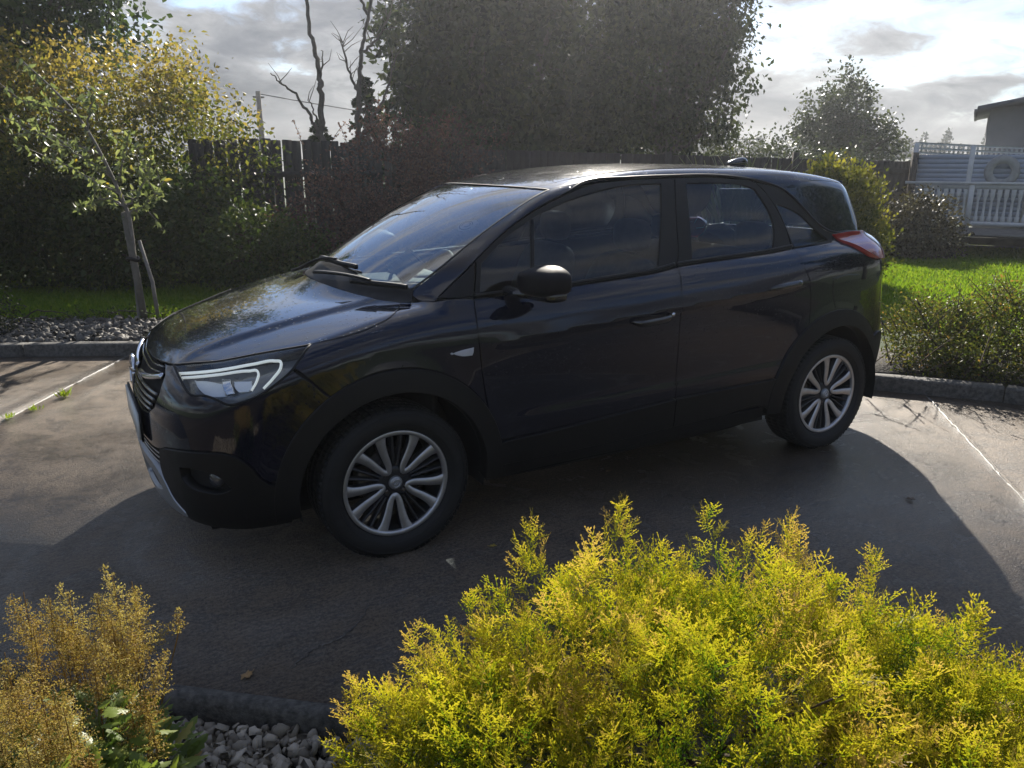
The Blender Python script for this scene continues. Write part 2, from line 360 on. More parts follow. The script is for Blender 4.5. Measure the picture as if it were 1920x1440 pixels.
# gravel
M_stone = leaf_mat('gravel_stone', [(0, (.13, .11, .085)), (.5, (.24, .21, .165)), (1, (.42, .37, .30))], 0.0, .6, spec=.35)
_ico = None
def stones(name, poly, n, size, z, label, rng, layers=2, mat=None):
    lo, hi = poly.min(0), poly.max(0); p = lo+(hi-lo)*rng.random((n*3, 2)); p = p[inpoly(p, poly)][:n]; n = len(p)
    base = np.array([[-1, -1, -1], [1, -1, -1], [1, 1, -1], [-1, 1, -1], [-1, -1, 1], [1, -1, 1], [1, 1, 1], [-1, 1, 1], [0, 0, 1.45], [0, -1.4, 0], [1.4, 0, 0], [0, 1.4, 0], [-1.4, 0, 0]])*.5
    tri = np.array([[4, 5, 8], [5, 6, 8], [6, 7, 8], [7, 4, 8], [0, 1, 9], [1, 5, 9], [5, 4, 9], [4, 0, 9], [1, 2, 10], [2, 6, 10], [6, 5, 10], [5, 1, 10],
                    [2, 3, 11], [3, 7, 11], [7, 6, 11], [6, 2, 11], [3, 0, 12], [0, 4, 12], [4, 7, 12], [7, 3, 12]])
    V = base[None]+rng.normal(0, .13, (n, 13, 3)); V *= (size*(.55+.75*rng.random((n, 1, 1))**1.5))*np.stack([.8+.6*rng.random(n), .7+.4*rng.random(n), .45+.3*rng.random(n)], 1)[:, None]
    q = rng.normal(size=(n, 4)); q[:, 3] += 1.2; q /= np.linalg.norm(q, axis=1, keepdims=True); a, b, c, d = q.T
    Rm = np.stack([np.stack([1-2*(b*b+c*c), 2*(a*b-c*d), 2*(a*c+b*d)], 1), np.stack([2*(a*b+c*d), 1-2*(a*a+c*c), 2*(b*c-a*d)], 1), np.stack([2*(a*c-b*d), 2*(b*c+a*d), 1-2*(a*a+b*b)], 1)], 1)
    V = np.einsum('nij,nkj->nki', Rm, V)+np.c_[p, z+size*.55*rng.random(n)*layers][:, None]
    T = (np.arange(n)[:, None, None]*13+tri[None]).reshape(-1, 3)
    o = add(name, V.reshape(-1, 3), T, mat or M_stone, tint=np.repeat(np.clip(rng.normal(.45, .25, n), 0, 1), 13))
    return tag(o, label, 'gravel', kind='stuff')
rng = np.random.default_rng(3)
stones('gravel', np.array([NEAR0-E1*1.0+E2*.085, NEAR0+E1*1.4+E2*.085, NEAR0+E1*1.4+E2*1.0, NEAR0-E1*1.0+E2*1.0]), 6500, .026, -.050, 'pale angular gravel in the foreground bed beside the edging', rng)
k0 = np.argmin(np.linalg.norm(BACK-np.array([4.2, -4.95]), axis=1)); k1 = np.argmin(np.linalg.norm(BACK-np.array([-1.0, -2.3]), axis=1))
stones('gravel', np.concatenate([ob0[k0:k1]+np.array([-.03, -.05]), (ob1[k0:k1]+np.array([.02, .06]))[::-1]]), 7000, .045, .045, 'grey stone chippings behind the far kerb under the young tree', rng, mat=leaf_mat('dark_chippings', [(0, (.05, .045, .038)), (.5, (.10, .09, .075)), (1, (.20, .18, .15))], 0.0, .6))  # same stone shader in darker tones than the foreground gravel

# ---- fences
M_fence = simple('dark_fence_wood', (.030, .026, .022), .8, var=.5, scale=7, bump=.8, bscale=50, bdist=.01)
M_fence2 = simple('brown_fence_wood', (.055, .043, .034), .8, var=.45, scale=5, bump=.8, bscale=45, bdist=.01)
def board_mesh(name, w, th, h, mat, top=0):
    g = G(); b = .006
    V = [(-w/2, 0, 0), (w/2, 0, 0), (w/2, th, 0), (-w/2, th, 0), (-w/2, 0, h-b), (w/2, 0, h-b), (w/2, th, h-b), (-w/2, th, h-b),
         (-w/2+b, b, h+top), (w/2-b, b, h+top), (w/2-b, th-b, h), (-w/2+b, th-b, h)]
    g.put(V, [[0, 1, 5, 4], [1, 2, 6, 5], [2, 3, 7, 6], [3, 0, 4, 7], [4, 5, 9, 8], [5, 6, 10, 9], [6, 7, 11, 10], [7, 4, 8, 11], [8, 9, 10, 11]])
    return g.mesh(name, mat)
def fence(name, label, a, b, h, pitch, w, mat, rng, jz=.01, rails=(.35, 1.4), postgap=2.4, hb=None):
    a = np.array(a); b = np.array(b); L = np.linalg.norm(b-a); d = (b-a)/L; ang = math.atan2(d[1], d[0])
    root = thing(name, label, 'fence', (a[0], a[1], 0), ang); hb = hb if hb else h
    mes = [board_mesh('picket', w*k, .02, 1.0, mat) for k in (1, .97, 1.03)]
    for i, x in enumerate(np.arange(w/2, L, pitch)):
        o = link('board' if pitch-w < .01 else 'picket', mes[i % 3], root)
        o.location = (x, (i % 2)*.006, -.05); o.scale = (1, 1, h+(hb-h)*x/L+.05+rng.normal(0, jz)); o.rotation_euler = (0, rng.normal(0, .006), 0)
    for z in rails:
        g = G(); g.box((L/2, -.032, z), (L, .04, .08)); g.obj('rail', mat, root)
    for x in np.arange(.05, L, postgap):
        g = G(); g.box((x, -.10, h*.48), (.09, .09, h*.96)); g.obj('post', mat, root)
    return root
rng = np.random.default_rng(8)
fence('picket_fence', 'dark wooden picket fence with narrow gaps between the golden bush and the purple shrub', (-.55, -7.35), (-3.6, -8.75), 1.87, .180, .154, M_fence, rng, .012)
fence('board_fence', 'long close boarded brown fence behind the car and shrubs', (-3.75, -8.95), (-13.2, -5.75), 1.80, .118, .121, M_fence2, rng, .004, hb=1.56)

# ---- raised deck, screen, tyre and shed on the right
M_white = simple('white_paint', (.62, .62, .60), .55, var=.18, scale=6, bump=.3, bscale=70)
M_clad = simple('grey_blue_cladding', (.36, .40, .47), .6, var=.12, scale=5, bump=.3, bscale=60)
M_deckwood = simple('weathered_grey_boards', (.17, .16, .145), .8, var=.4, scale=5, bump=.8, bscale=50, bdist=.01)
dd = np.array([-.513, .858]); dang = math.atan2(dd[1], dd[0]); O = np.array([-12.72, -5.50])
deck = thing('raised_deck', 'raised timber deck with white turned balusters at the right edge', 'deck', (O[0], O[1], 0), dang)
LD = 4.2
for k, z in enumerate((.055, .195, .335)):
    g = G(); g.box((LD/2-.1, .02-.004*k, z), (LD+.2, .035, .134)); g.obj('fascia_board', M_deckwood, deck)
for k in range(13):
    g = G(); g.box((LD/2, -.06-.118*k, .415), (LD, .112, .028)); g.obj('deck_board', M_deckwood, deck)
g = G(); g.box((LD/2-.1, .02, 1.20), (LD+.28, .11, .045)); g.obj('handrail', M_white, deck)
g = G(); g.box((LD/2, .02, 1.135), (LD, .035, .07)); g.obj('top_rail', M_white, deck)
g = G(); g.box((LD/2, .02, .50), (LD, .035, .07)); g.obj('bottom_rail', M_white, deck)
def baluster():
    prof = [(0, .036), (.14, .036), (.17, .022), (.19, .027), (.21, .017), (.32, .021), (.43, .017), (.45, .027), (.47, .022), (.50, .036), (.64, .036)]
    V = []; k = len(prof)
    for z, w in prof: V += [(-w, -.014, z), (w, -.014, z), (w, .014, z), (-w, .014, z)]
    g = G(); g.put(V, [[i*4+j, i*4+(j+1) % 4, i*4+4+(j+1) % 4, i*4+4+j] for i in range(k-1) for j in range(4)]+[[0, 3, 2, 1], [k*4-4, k*4-3, k*4-2, k*4-1]])
    return g.mesh('baluster', M_white)
bm_ = baluster()
for x in np.arange(.12, LD, .105):
    if min(abs(x-q) for q in (.0, .84, 1.95, 3.1)) < .055: continue
    o = link('baluster', bm_, deck); o.location = (x, .02, .475)
    # top and bottom rails run through; the turned length shows between them
for x in (.84, 1.95, 3.1):
    g = G(); g.box((x, .022, .80), (.085, .085, .77)); g.obj('post', M_white, deck)
sd_ = np.array([-.513, .858]); so = O+np.array([-.18, -.30]); sang = dang
screen = thing('privacy_screen', 'grey blue clad privacy screen with white posts and lattice top behind the deck rail', 'screen', (so[0], so[1], 0), sang)
LS = 4.0
def stop(x): return 1.90-.06*x
n = 15
for i in range(n):
    z = .45+i*.082; g = G(); xm = .06
    g.put([(xm, .018, z), (LS, .018, z), (LS, .004, z+.086), (xm, .004, z+.086), (xm, -.004, z), (LS, -.004, z), (LS, -.010, z+.086), (xm, -.010, z+.086)],
          [[1, 0, 3, 2], [0, 1, 5, 4], [4, 5, 6, 7], [3, 7, 6, 2], [0, 4, 7, 3], [1, 2, 6, 5]]); g.obj('cladding_board', M_clad, screen)
for x in (0.02, .93, 1.86, 2.9, 3.95):
    g = G(); g.box((x, .03, (.4+stop(x))/2), (.085, .085, stop(x)-.4)); g.obj('post', M_white, screen)
for dz in (0, -.085, -.165):
    g = G(); g.put([(0, .045, stop(0)+dz-.025), (LS, .045, stop(LS)+dz-.025), (LS, .045, stop(LS)+dz+.012), (0, .045, stop(0)+dz+.012), (0, .005, stop(0)+dz-.025), (LS, .005, stop(LS)+dz-.025), (LS, .005, stop(LS)+dz+.012), (0, .005, stop(0)+dz+.012)],
                    [[0, 1, 2, 3][::-1], [4, 5, 6, 7], [3, 2, 6, 7], [0, 4, 5, 1], [0, 3, 7, 4], [1, 5, 6, 2]]); g.obj('lattice_rail', M_white, screen)
for i, x in enumerate(np.arange(.1, LS, .075)):
    if i > 24 and i % 4: continue
    g = G(); g.box((x, .022, stop(x)-.085), (.036, .012, .17)); g.obj('lattice_slat', M_white, screen)
# old white tyre hung on the screen
g = G(); prof = [(.20+.075*math.cos(a), .052*math.sin(a)) for a in np.linspace(-2.6, 2.6, 15)]
g.lathe(prof, 'y', 40); tr_ = g.obj('painted_tyre', simple('white_rubber', (.34, .34, .33), .6, var=.25, scale=12), smooth=True)
tp = so+sd_*1.42
tr_.location = (tp[0]+.09, tp[1]+.06, 1.40); tr_.rotation_euler = (0, 0, sang)
g = G(); g.lathe([(.262, -.03), (.266, 0), (.262, .03)], 'y', 40)
g.obj('tread_band', simple('white_rubber_tread', (.28, .28, .27), .7, var=.3, scale=30), tr_, smooth=True)
tag(tr_, 'white painted tyre hanging on the privacy screen', 'tyre')
# shed
M_shed = simple('shed_wall', (.20, .205, .215), .7, var=.15, scale=3, bump=.25, bscale=30)
M_dark = simple('dark_opening', (.02, .021, .024), .35, var=.2)
M_roofm = simple('shed_roof', (.12, .125, .135), .5, var=.2, scale=3)
so2 = np.array([-17.0, -6.95]); shed = thing('garden_shed', 'pale grey shed with low roof and dark opening at the right edge', 'shed', (so2[0], so2[1], 0), dang)
g = G(); g.put([(0, 0, 0), (5, 0, 0), (5, -3.5, 0), (0, -3.5, 0), (0, 0, 2.52), (5, 0, 2.52), (5, -3.5, 2.52), (0, -3.5, 2.52)], [[1, 0, 4, 5], [0, 3, 7, 4], [2, 1, 5, 6], [3, 2, 6, 7]]); g.obj('wall', M_shed, shed)
for x in np.arange(.0, .5, .16):
    g = G(); g.box((x+.08, .012, 1.26), (.15, .022, 2.5)); g.obj('wall_board', M_shed, shed)
g = G(); g.box((.04, .03, 1.25), (.1, .07, 2.5)); g.obj('corner_trim', M_shed, shed)
g = G(); g.box((1.9, .02, 1.05), (2.6, .05, 2.1)); op = g.obj('opening', M_dark, shed)
for z in np.arange(.1, 2.1, .1):
    g = G(); g.box((1.9, .052, z), (2.55, .012, .085)); g.obj('shutter_slat', M_dark, shed)
g = G(); g.box((.56, .045, 1.05), (.09, .08, 2.2)); g.obj('door_frame', M_shed, shed)
g = G(); g.put([(-.22, .22, 2.44), (2.6, .22, 2.98), (2.6, -3.7, 2.98), (-.22, -3.7, 2.44), (-.22, .22, 2.53), (2.6, .22, 3.07), (2.6, -3.7, 3.07), (-.22, -3.7, 2.53)],
               [[0, 1, 2, 3], [4, 7, 6, 5], [0, 4, 5, 1], [0, 3, 7, 4], [1, 5, 6, 2], [2, 6, 7, 3]]); g.put([(2.6, .22, 2.98), (5.4, .22, 2.44), (5.4, -3.7, 2.44), (2.6, -3.7, 2.98), (2.6, .22, 3.07), (5.4, .22, 2.53), (5.4, -3.7, 2.53), (2.6, -3.7, 3.07)], [[0, 1, 2, 3], [4, 7, 6, 5], [0, 4, 5, 1], [1, 5, 6, 2], [2, 6, 7, 3]]); g.obj('roof', M_roofm, shed)
g = G(); g.box((-.24, -1.74, 2.45), (.05, 3.92, .06)); g.obj('gutter', M_roofm, shed)
g = G(); g.put([(0, 0, 2.50), (2.6, 0, 2.98), (5, 0, 2.50)], None, [[2, 1, 0]]); g.obj('gable', M_shed, shed)

# utility pole with its wire
M_pole = simple('pole_wood', (.09, .075, .06), .8, var=.4, scale=4)
pole = thing('utility_pole', 'wooden utility pole in the distance between golden bush and bare trees', 'pole', (-7.85, -35.3, 0))
g = G(); g.tube([(0, 0, 0), (0, 0, 4.6)], [.15, .11], 8); g.obj('shaft', M_pole, pole)
g = G(); g.box((0, 0, 4.35), (.5, .08, .08)); g.obj('cross_arm', M_pole, pole)
g = G(); w = np.linspace(0, 1, 24)[:, None]; g.tube(np.array([0, 0, 4.5])+w*np.array([-26., 6, 0.2])-np.c_[0*w, 0*w, 2.6*w*(1-w)+.0*w]-np.c_[0*w, 0*w, w*2.0], .022, 4); g.obj('wire', M_dark, pole)

# far rise with a wood on it
M_hill = simple('far_hill', (.05, .065, .05), .9, var=.3, scale=.03, bump=0)
hv = []
for a in np.radians(np.linspace(-178, -72, 120)):
    h = 1.75+.8*math.sin(a*5+1)+.5*math.sin(a*11); hv.append((115*math.cos(a), 115*math.sin(a), h))
hv = np.array(hv); near = hv*np.array([.6, .6, 0])+np.array([0, 0, -.2])
V = np.concatenate([near, hv, hv*np.array([1.22, 1.22, 1.1])]); n = len(hv); i = np.arange(n-1)
tag(add('far_hill', V, np.concatenate([np.stack([i+1, i, n+i, n+i+1], 1), np.stack([n+i+1, n+i, 2*n+i, 2*n+i+1], 1)]), M_hill, smooth=True), 'low far hill on the horizon', 'hill', kind='structure')

# ================================================================== THE CAR: smooth body form
def spl(xs,ys):
    x=np.array(xs,float);y=np.array(ys,float);n=len(x);h=np.diff(x)
    A=np.zeros((n,n));b=np.zeros(n);A[0,0]=A[-1,-1]=1
    for i in range(1,n-1):
        A[i,i-1]=h[i-1];A[i,i]=2*(h[i-1]+h[i]);A[i,i+1]=h[i];b[i]=6*((y[i+1]-y[i])/h[i]-(y[i]-y[i-1])/h[i-1])
    m=np.linalg.solve(A,b)
    def f(t):
        t=np.asarray(t,float);i=np.clip(np.searchsorted(x,t)-1,0,n-2);tc=np.clip(t,x[0],x[-1])
        a=(x[i+1]-tc)/h[i];c=(tc-x[i])/h[i]
        v=a*y[i]+c*y[i+1]+((a**3-a)*m[i]+(c**3-c)*m[i+1])*h[i]**2/6
        s0=(y[1]-y[0])/h[0]-h[0]*m[1]/6;s1=(y[-1]-y[-2])/h[-1]+h[-1]*m[-2]/6
        return v+np.where(t<x[0],(t-x[0])*s0,0)+np.where(t>x[-1],(t-x[-1])*s1,0)
    return f
def smax(a,b,k):
    h=np.clip(.5+.5*(a-b)/k,0,1);return b+(a-b)*h+k*h*(1-h)
def sst(a,b,x):
    t=np.clip((x-a)/(b-a),0,1);return t*t*(3-2*t)
Wp=spl([-3.5,-3.0,-2.6,-2,-1.4,-.6,0,.4,.7,.95],[.66,.80,.855,.873,.872,.868,.866,.845,.79,.72])
Dz=spl([.12,.28,.42,.55,.72,.86,.94,1.0,1.06,1.12,1.3],[.10,.032,.014,.006,0,.004,.016,.042,.085,.14,.32])
Hc=spl([-3.4,-2.6,-1.2,-.5,-.2,.12,.4,.6,.75,.84,.9],[1.20,1.20,1.13,1.07,1.045,1.0,.943,.892,.842,.79,.735])
Hd=spl([-.5,-.2,.35,.8],[.02,.02,.045,.08])
F0=spl([.1,.2,.3,.45,.6,.75,.85,.95,1.05],[.80,.835,.855,.872,.872,.862,.835,.775,.68])
Rz=spl([.1,.3,.5,.7,.95,1.15,1.3],[3.22,3.31,3.355,3.33,3.285,3.235,3.18])
Roof=spl([-3.6,-3.25,-3.0,-2.7,-2.1,-1.6,-1.2,-.9,-.6,-.2],[1.24,1.40,1.485,1.54,1.574,1.575,1.547,1.495,1.41,1.27])
def side(x,z):
    zz=z-.047*np.clip(-.35-x,0,2.4)*sst(.75,1.0,z)
    w=Wp(x)-Dz(zz)
    # blade crease low on the doors and shoulder crease
    m=sst(-.35,-.75,x)*sst(-2.55,-2.0,x)
    zc=.865-.062*(x+.5)          # swage line rising rearwards
    d=z-zc
    w=w+m*(.012*np.exp(-np.clip(d,0,9)/.05)*(d>0)+.012*np.exp(-(np.clip(-d,0,9)/.02)**2)*(d<=0)-.004)
    zl=.52-.02*(x+1.4); dl=z-zl
    w=w+m*.010*(np.exp(-(np.clip(-dl,0,9)/.10)**2)*(dl<0)+np.exp(-(np.clip(dl,0,9)/.035)**2)*(dl>=0))
    for cx in (0,-2.604):
        r=np.hypot(x-cx,z-.318);w=w+.016*(1-sst(.36,.56,r))*(1 if cx==0 else 1.0)
    return w
def lower(x,y,z):
    a=np.abs(y)
    gs=(a-side(x,z))*.96
    H=Hc(x)-Hd(x)*(a/.75)**2.3
    yr=.52-.14*np.clip(x,-.2,1); H=H+.013*(1-sst(yr-.035,yr+.035,a))*sst(.82,.5,x)
    gt=(z-H)*.96
    gf=x-(F0(z)-.30*a**2.6-.03*a**2)
    gr=-x-(Rz(z)-.22*a**3)
    gb=.2-z+.0*x
    g=smax(gs,gt,.09);g=smax(g,gf,.16);g=smax(g,gr,.22);g=smax(g,gb,.06)
    return g
def green(x,y,z):
    a=np.abs(y)
    ws=.80-.42*(z-1.0)+.012*(1-((z-1.27)/.25)**2)-.16*np.clip(-2.45-x,0,9)**1.6-.12*np.clip(x+.35,0,9)**1.5
    gs=(a-ws)*.92
    gt=z-(Roof(x)-.034*(a/.6)**2.4)
    cz=.60-.65*(z-1.06)
    gw=(z-(1.025+.49*(.12-x-cz*a**2)+.03*np.sin(np.pi*np.clip((z-1.05)/.46,0,1))))*.89
    gr=(-x-(3.17+.55*(1.46-z)-.75*a**2))*.88
    g=smax(gs,gt,.06);g=smax(g,gw,.02);g=smax(g,gr,.05);g=smax(g,.9-z,.01)
    return g
def body(p):
    x,y,z=p[...,0],p[...,1],p[...,2]
    return -smax(-lower(x,y,z),-green(x,y,z),.02)
def grad(p,f=body,e=1.5e-3):
    g=np.stack([f(p+np.eye(3)[i]*e)-f(p-np.eye(3)[i]*e) for i in range(3)],-1)
    return g/np.maximum(np.linalg.norm(g,axis=-1,keepdims=True),1e-9)
def march(o, d, T=1.6):
    n=len(o);t=np.zeros(n);act=np.arange(n);hit=np.full(n,np.nan)
    for _ in range(400):
        if not len(act): break
        v=body(o[act]+d*t[act,None]);neg=v<=1e-5;hit[act[neg]]=t[act[neg]]
        act=act[~neg];t[act]+=np.clip(v[~neg]*.6,.002,.05);act=act[t[act]<T]
    lo=np.nan_to_num(hit)-.06;hi=np.nan_to_num(hit).copy()
    for _ in range(22):
        mid=(lo+hi)/2;pos=body(o+d*mid[:,None])>0;lo=np.where(pos,mid,lo);hi=np.where(pos,hi,mid)
    return np.where(np.isnan(hit),np.nan,hi)
# ---- panels are cut out of that form: outline -> triangulate -> press on to the body
_r = 1/math.sqrt(2)
FR = {k: tuple(np.array(v, float) for v in q) for k, q in dict(
    S=((0, -1, 0), (-1, 0, 0), (0, 0, 1)), T=((0, 0, -1), (1, 0, 0), (0, 1, 0)), F=((-1, 0, 0), (0, 1, 0), (0, 0, 1)),
    A=((0, -_r, -_r), (-1, 0, 0), (0, -_r, _r)), D=((-_r, -_r, 0), (-_r, _r, 0), (0, 0, 1)),
    B=((_r, -_r, 0), (-_r, -_r, 0), (0, 0, 1)), R=((1, 0, 0), (0, -1, 0), (0, 0, 1))).items()}
def outline(P, step, closed=True, corner=38):
    P = np.asarray(P, float); n = len(P); out = []
    def tang(i):
        if not closed and i in (0, n-1): return None
        a, b, c = P[i-1], P[i], P[(i+1) % n]; u = b-a; v = c-b; lu, lv = np.linalg.norm(u), np.linalg.norm(v)
        if np.degrees(np.arccos(np.clip(u@v/(lu*lv+1e-12), -1, 1))) > corner: return None
        t = u/lu*lv+v/lv*lu; return t/np.linalg.norm(t)
    for i in range(n if closed else n-1):
        a, b = P[i], P[(i+1) % n]; L = np.linalg.norm(b-a); ta, tb = tang(i), tang((i+1) % n); k = max(1, int(math.ceil(L/step)))
        ta = (b-a)/L if ta is None else ta; tb = (b-a)/L if tb is None else tb
        for t in np.arange(k)/k:
            h = (2*t**3-3*t*t+1, t**3-2*t*t+t, -2*t**3+3*t*t, t**3-t*t); out.append(h[0]*a+h[1]*L*ta+h[2]*b+h[3]*L*tb)
    if not closed: out.append(P[-1])
    return np.array(out)
def press(uv, fr, start):
    d, u, v = FR[fr]; o = uv[:, :1]*u+uv[:, 1:]*v-d*start; t = march(o, d)
    bad = np.isnan(t)
    p = o+d*np.nan_to_num(t)[:, None]
    if bad.any() and (~bad).any():                 # off the form: take the depth of the nearest good point
        gi = np.where(~bad)[0]
        for i in np.where(bad)[0]:
            j = gi[np.argmin(((uv[gi]-uv[i])**2).sum(1))]; p[i] = o[i]+d*t[j]
    return p
def geo_panel(P3, fr, off=0., depth=.012, inset=.0022, sp=.03, holes=(), corner=38, bev=.0022, shape=None):
    d, u, v = FR[fr]; P3 = np.asarray(P3, float); st = -(P3@d).min()+.10
    loops = []
    for k, L in enumerate([P3]+[np.asarray(h, float) for h in holes]):
        q = outline(np.c_[L@u, L@v], max(sp*.5, .008), True, corner)
        ar = np.sum(np.cross(q, np.roll(q, -1, 0)))
        if (ar < 0) == (k == 0): q = q[::-1]
        e = np.roll(q, -1, 0)-np.roll(q, 1, 0); e /= np.maximum(np.linalg.norm(e, axis=1, keepdims=True), 1e-9)
        q = q+np.c_[-e[:, 1], e[:, 0]]*(inset+bev); loops.append(q)
    B = np.concatenate(loops); ed = []; s0 = 0
    for q in loops: ed += [(s0+i, s0+(i+1) % len(q)) for i in range(len(q))]; s0 += len(q)
    lo, hi = loops[0].min(0), loops[0].max(0)
    gu, gv = np.meshgrid(np.arange(lo[0]+sp*.37, hi[0], sp), np.arange(lo[1]+sp*.37, hi[1], sp)); gp = np.c_[gu.ravel(), gv.ravel()]
    def inside(p):
        c = inpoly(p, loops[0])
        for h in loops[1:]: c &= ~inpoly(p, h)
        return c
    gp = gp[inside(gp)]
    if len(gp):
        dmin = np.full(len(gp), 9.)
        for k in range(0, len(B), 200): dmin = np.minimum(dmin, np.linalg.norm(gp[:, None]-B[None, k:k+200], axis=2).min(1))
        gp = gp[dmin > sp*.45]
    vs, es, fs, *_ = delaunay_2d_cdt([Vector(q) for q in np.concatenate([B, gp])], ed, [], 0, 1e-7)
    uv = np.array([list(q) for q in vs]); T = np.array([list(f) for f in fs]); T = T[inside(uv[T].mean(1))]
    a2 = np.cross(uv[T[:, 1]]-uv[T[:, 0]], uv[T[:, 2]]-uv[T[:, 0]]); T = T[np.abs(a2) > 1e-10]; a2 = np.cross(uv[T[:, 1]]-uv[T[:, 0]], uv[T[:, 2]]-uv[T[:, 0]]); T[a2 < 0] = T[a2 < 0][:, ::-1]
    p = press(uv, fr, st); n = grad(p)
    o_ = off if shape is None else off+shape(p)
    p = p+n*(np.asarray(o_)[..., None] if np.ndim(o_) else o_)
    # rolled edge
    E = np.concatenate([T[:, [0, 1]], T[:, [1, 2]], T[:, [2, 0]]]); key = {}
    for a, b in E: key[(a, b)] = 1
    be = np.array([(a, b) for a, b in key if (b, a) not in key])
    bv = np.unique(be); idx = {q: i for i, q in enumerate(bv)}; acc = np.zeros((len(bv), 3))
    for a, b in be:
        o2 = np.cross(p[b]-p[a], (n[a]+n[b])/2); o2 /= max(np.linalg.norm(o2), 1e-9); acc[idx[a]] += o2; acc[idx[b]] += o2
    acc /= np.maximum(np.linalg.norm(acc, axis=1, keepdims=True), 1e-9); nb = n[bv]; m = len(bv); N0 = len(p)
    r1 = p[bv]+acc*bev-nb*bev; r2 = p[bv]+acc*bev-nb*depth
    V = np.concatenate([p, r1, r2]); N1 = nb*.5+acc*.87; NN = np.concatenate([n, N1, acc])
    Q = []
    for a, b in be:
        i, j = idx[a], idx[b]; Q += [[b, a, N0+i, N0+j], [N0+j, N0+i, N0+m+i, N0+m+j]]
    return V, T, np.array(Q), NN
def panel(name, P3, fr, mat, parent, mirror=False, sym=False, **kw):
    P3 = np.asarray(P3, float)
    if sym:                                         # half outline, mirrored across the centre line
        P3 = np.concatenate([P3, (P3*np.array([1, -1, 1]))[::-1]])
        keep = [0]
        for i in range(1, len(P3)):
            if np.linalg.norm(P3[i]-P3[keep[-1]]) > 1e-4: keep.append(i)
        if np.linalg.norm(P3[keep[-1]]-P3[0]) < 1e-4: keep.pop()
        P3 = P3[keep]
        kw['holes'] = [np.concatenate([np.asarray(h, float), (np.asarray(h, float)*np.array([1, -1, 1]))[::-1]]) if np.abs(np.asarray(h)[:, 1]).min() < 1e-4 else np.asarray(h, float) for h in kw.get('holes', [])]
    V, T, Q, N = geo_panel(P3, fr, **kw)
    o = add(name, V, [T, Q], mat, parent, normals=N)
    if not mirror: return o
    f = np.array([1, -1, 1]); par2 = mirror if mirror is not True else parent
    o2 = add(name, V*f, [T[:, ::-1], Q[:, ::-1]], mat, par2, normals=N*f)
    return o, o2
def surf_line(P3, fr, off=0., step=.012, corner=60):
    d, u, v = FR[fr]; P3 = np.asarray(P3, float); q = outline(np.c_[P3@u, P3@v], step, False, corner)
    p = press(q, fr, -(P3@d).min()+.1); n = grad(p); return p+n*off, n
def strip(name, P3, fr, w, h, mat, parent, off=0., mirror=False, taper=0, step=.012, V_=None):
    """rounded bar lying on the body along a line; w across, h proud"""
    p, n = surf_line(P3, fr, off, step) if V_ is None else V_
    t = np.gradient(p, axis=0); t /= np.linalg.norm(t, axis=1, keepdims=True); s = np.cross(n, t); k = len(p)
    q = np.linspace(0, 1, k); sc = np.ones(k) if not taper else np.clip(np.minimum(q, 1-q)/taper, .15, 1)
    pr = [(-.5, -.6), (-.5, .3), (-.38, .8), (0, 1), (.38, .8), (.5, .3), (.5, -.6)]; m = len(pr)
    V = np.stack([p+s*(a*w*sc)[:, None]+n*(b*h*sc)[:, None] for a, b in pr], 1).reshape(-1, 3)
    i = np.arange(k-1)[:, None]*m; j = np.arange(m)[None]; j2 = (j+1) % m
    Q = np.stack([i+j, i+m+j, i+m+j2, i+j2], -1).reshape(-1, 4); T = np.array([[0, c, c+1] for c in range(1, m-1)]+[[(k-1)*m, (k-1)*m+c+1, (k-1)*m+c] for c in range(1, m-1)])
    o = add(name, V, [Q, T], mat, parent, smooth=True)
    if mirror is False: return o
    f = np.array([1, -1, 1]); o2 = add(name, V*f, [Q[:, ::-1], T[:, ::-1]], mat, mirror if mirror is not True else parent, smooth=True); return o, o2
def mir(o, parent):
    """mirrored copy of a mesh object across the car's centre plane"""
    me = o.data.copy(); n = len(me.vertices); c = np.empty(n*3, np.float32); me.vertices.foreach_get('co', c); c = c.reshape(-1, 3)
    M = np.array(o.matrix_local) if o.parent else np.array(o.matrix_world)
    me.vertices.foreach_set('co', (c*np.array([1, -1, 1], np.float32)).ravel()); me.flip_normals(); me.update()
    o2 = link(o.name.split('.')[0], me, parent); o2.location = o.location*1; o2.location.y *= -1
    e = o.rotation_euler; o2.rotation_euler = (-e.x, e.y, -e.z); o2.scale = o.scale; return o2

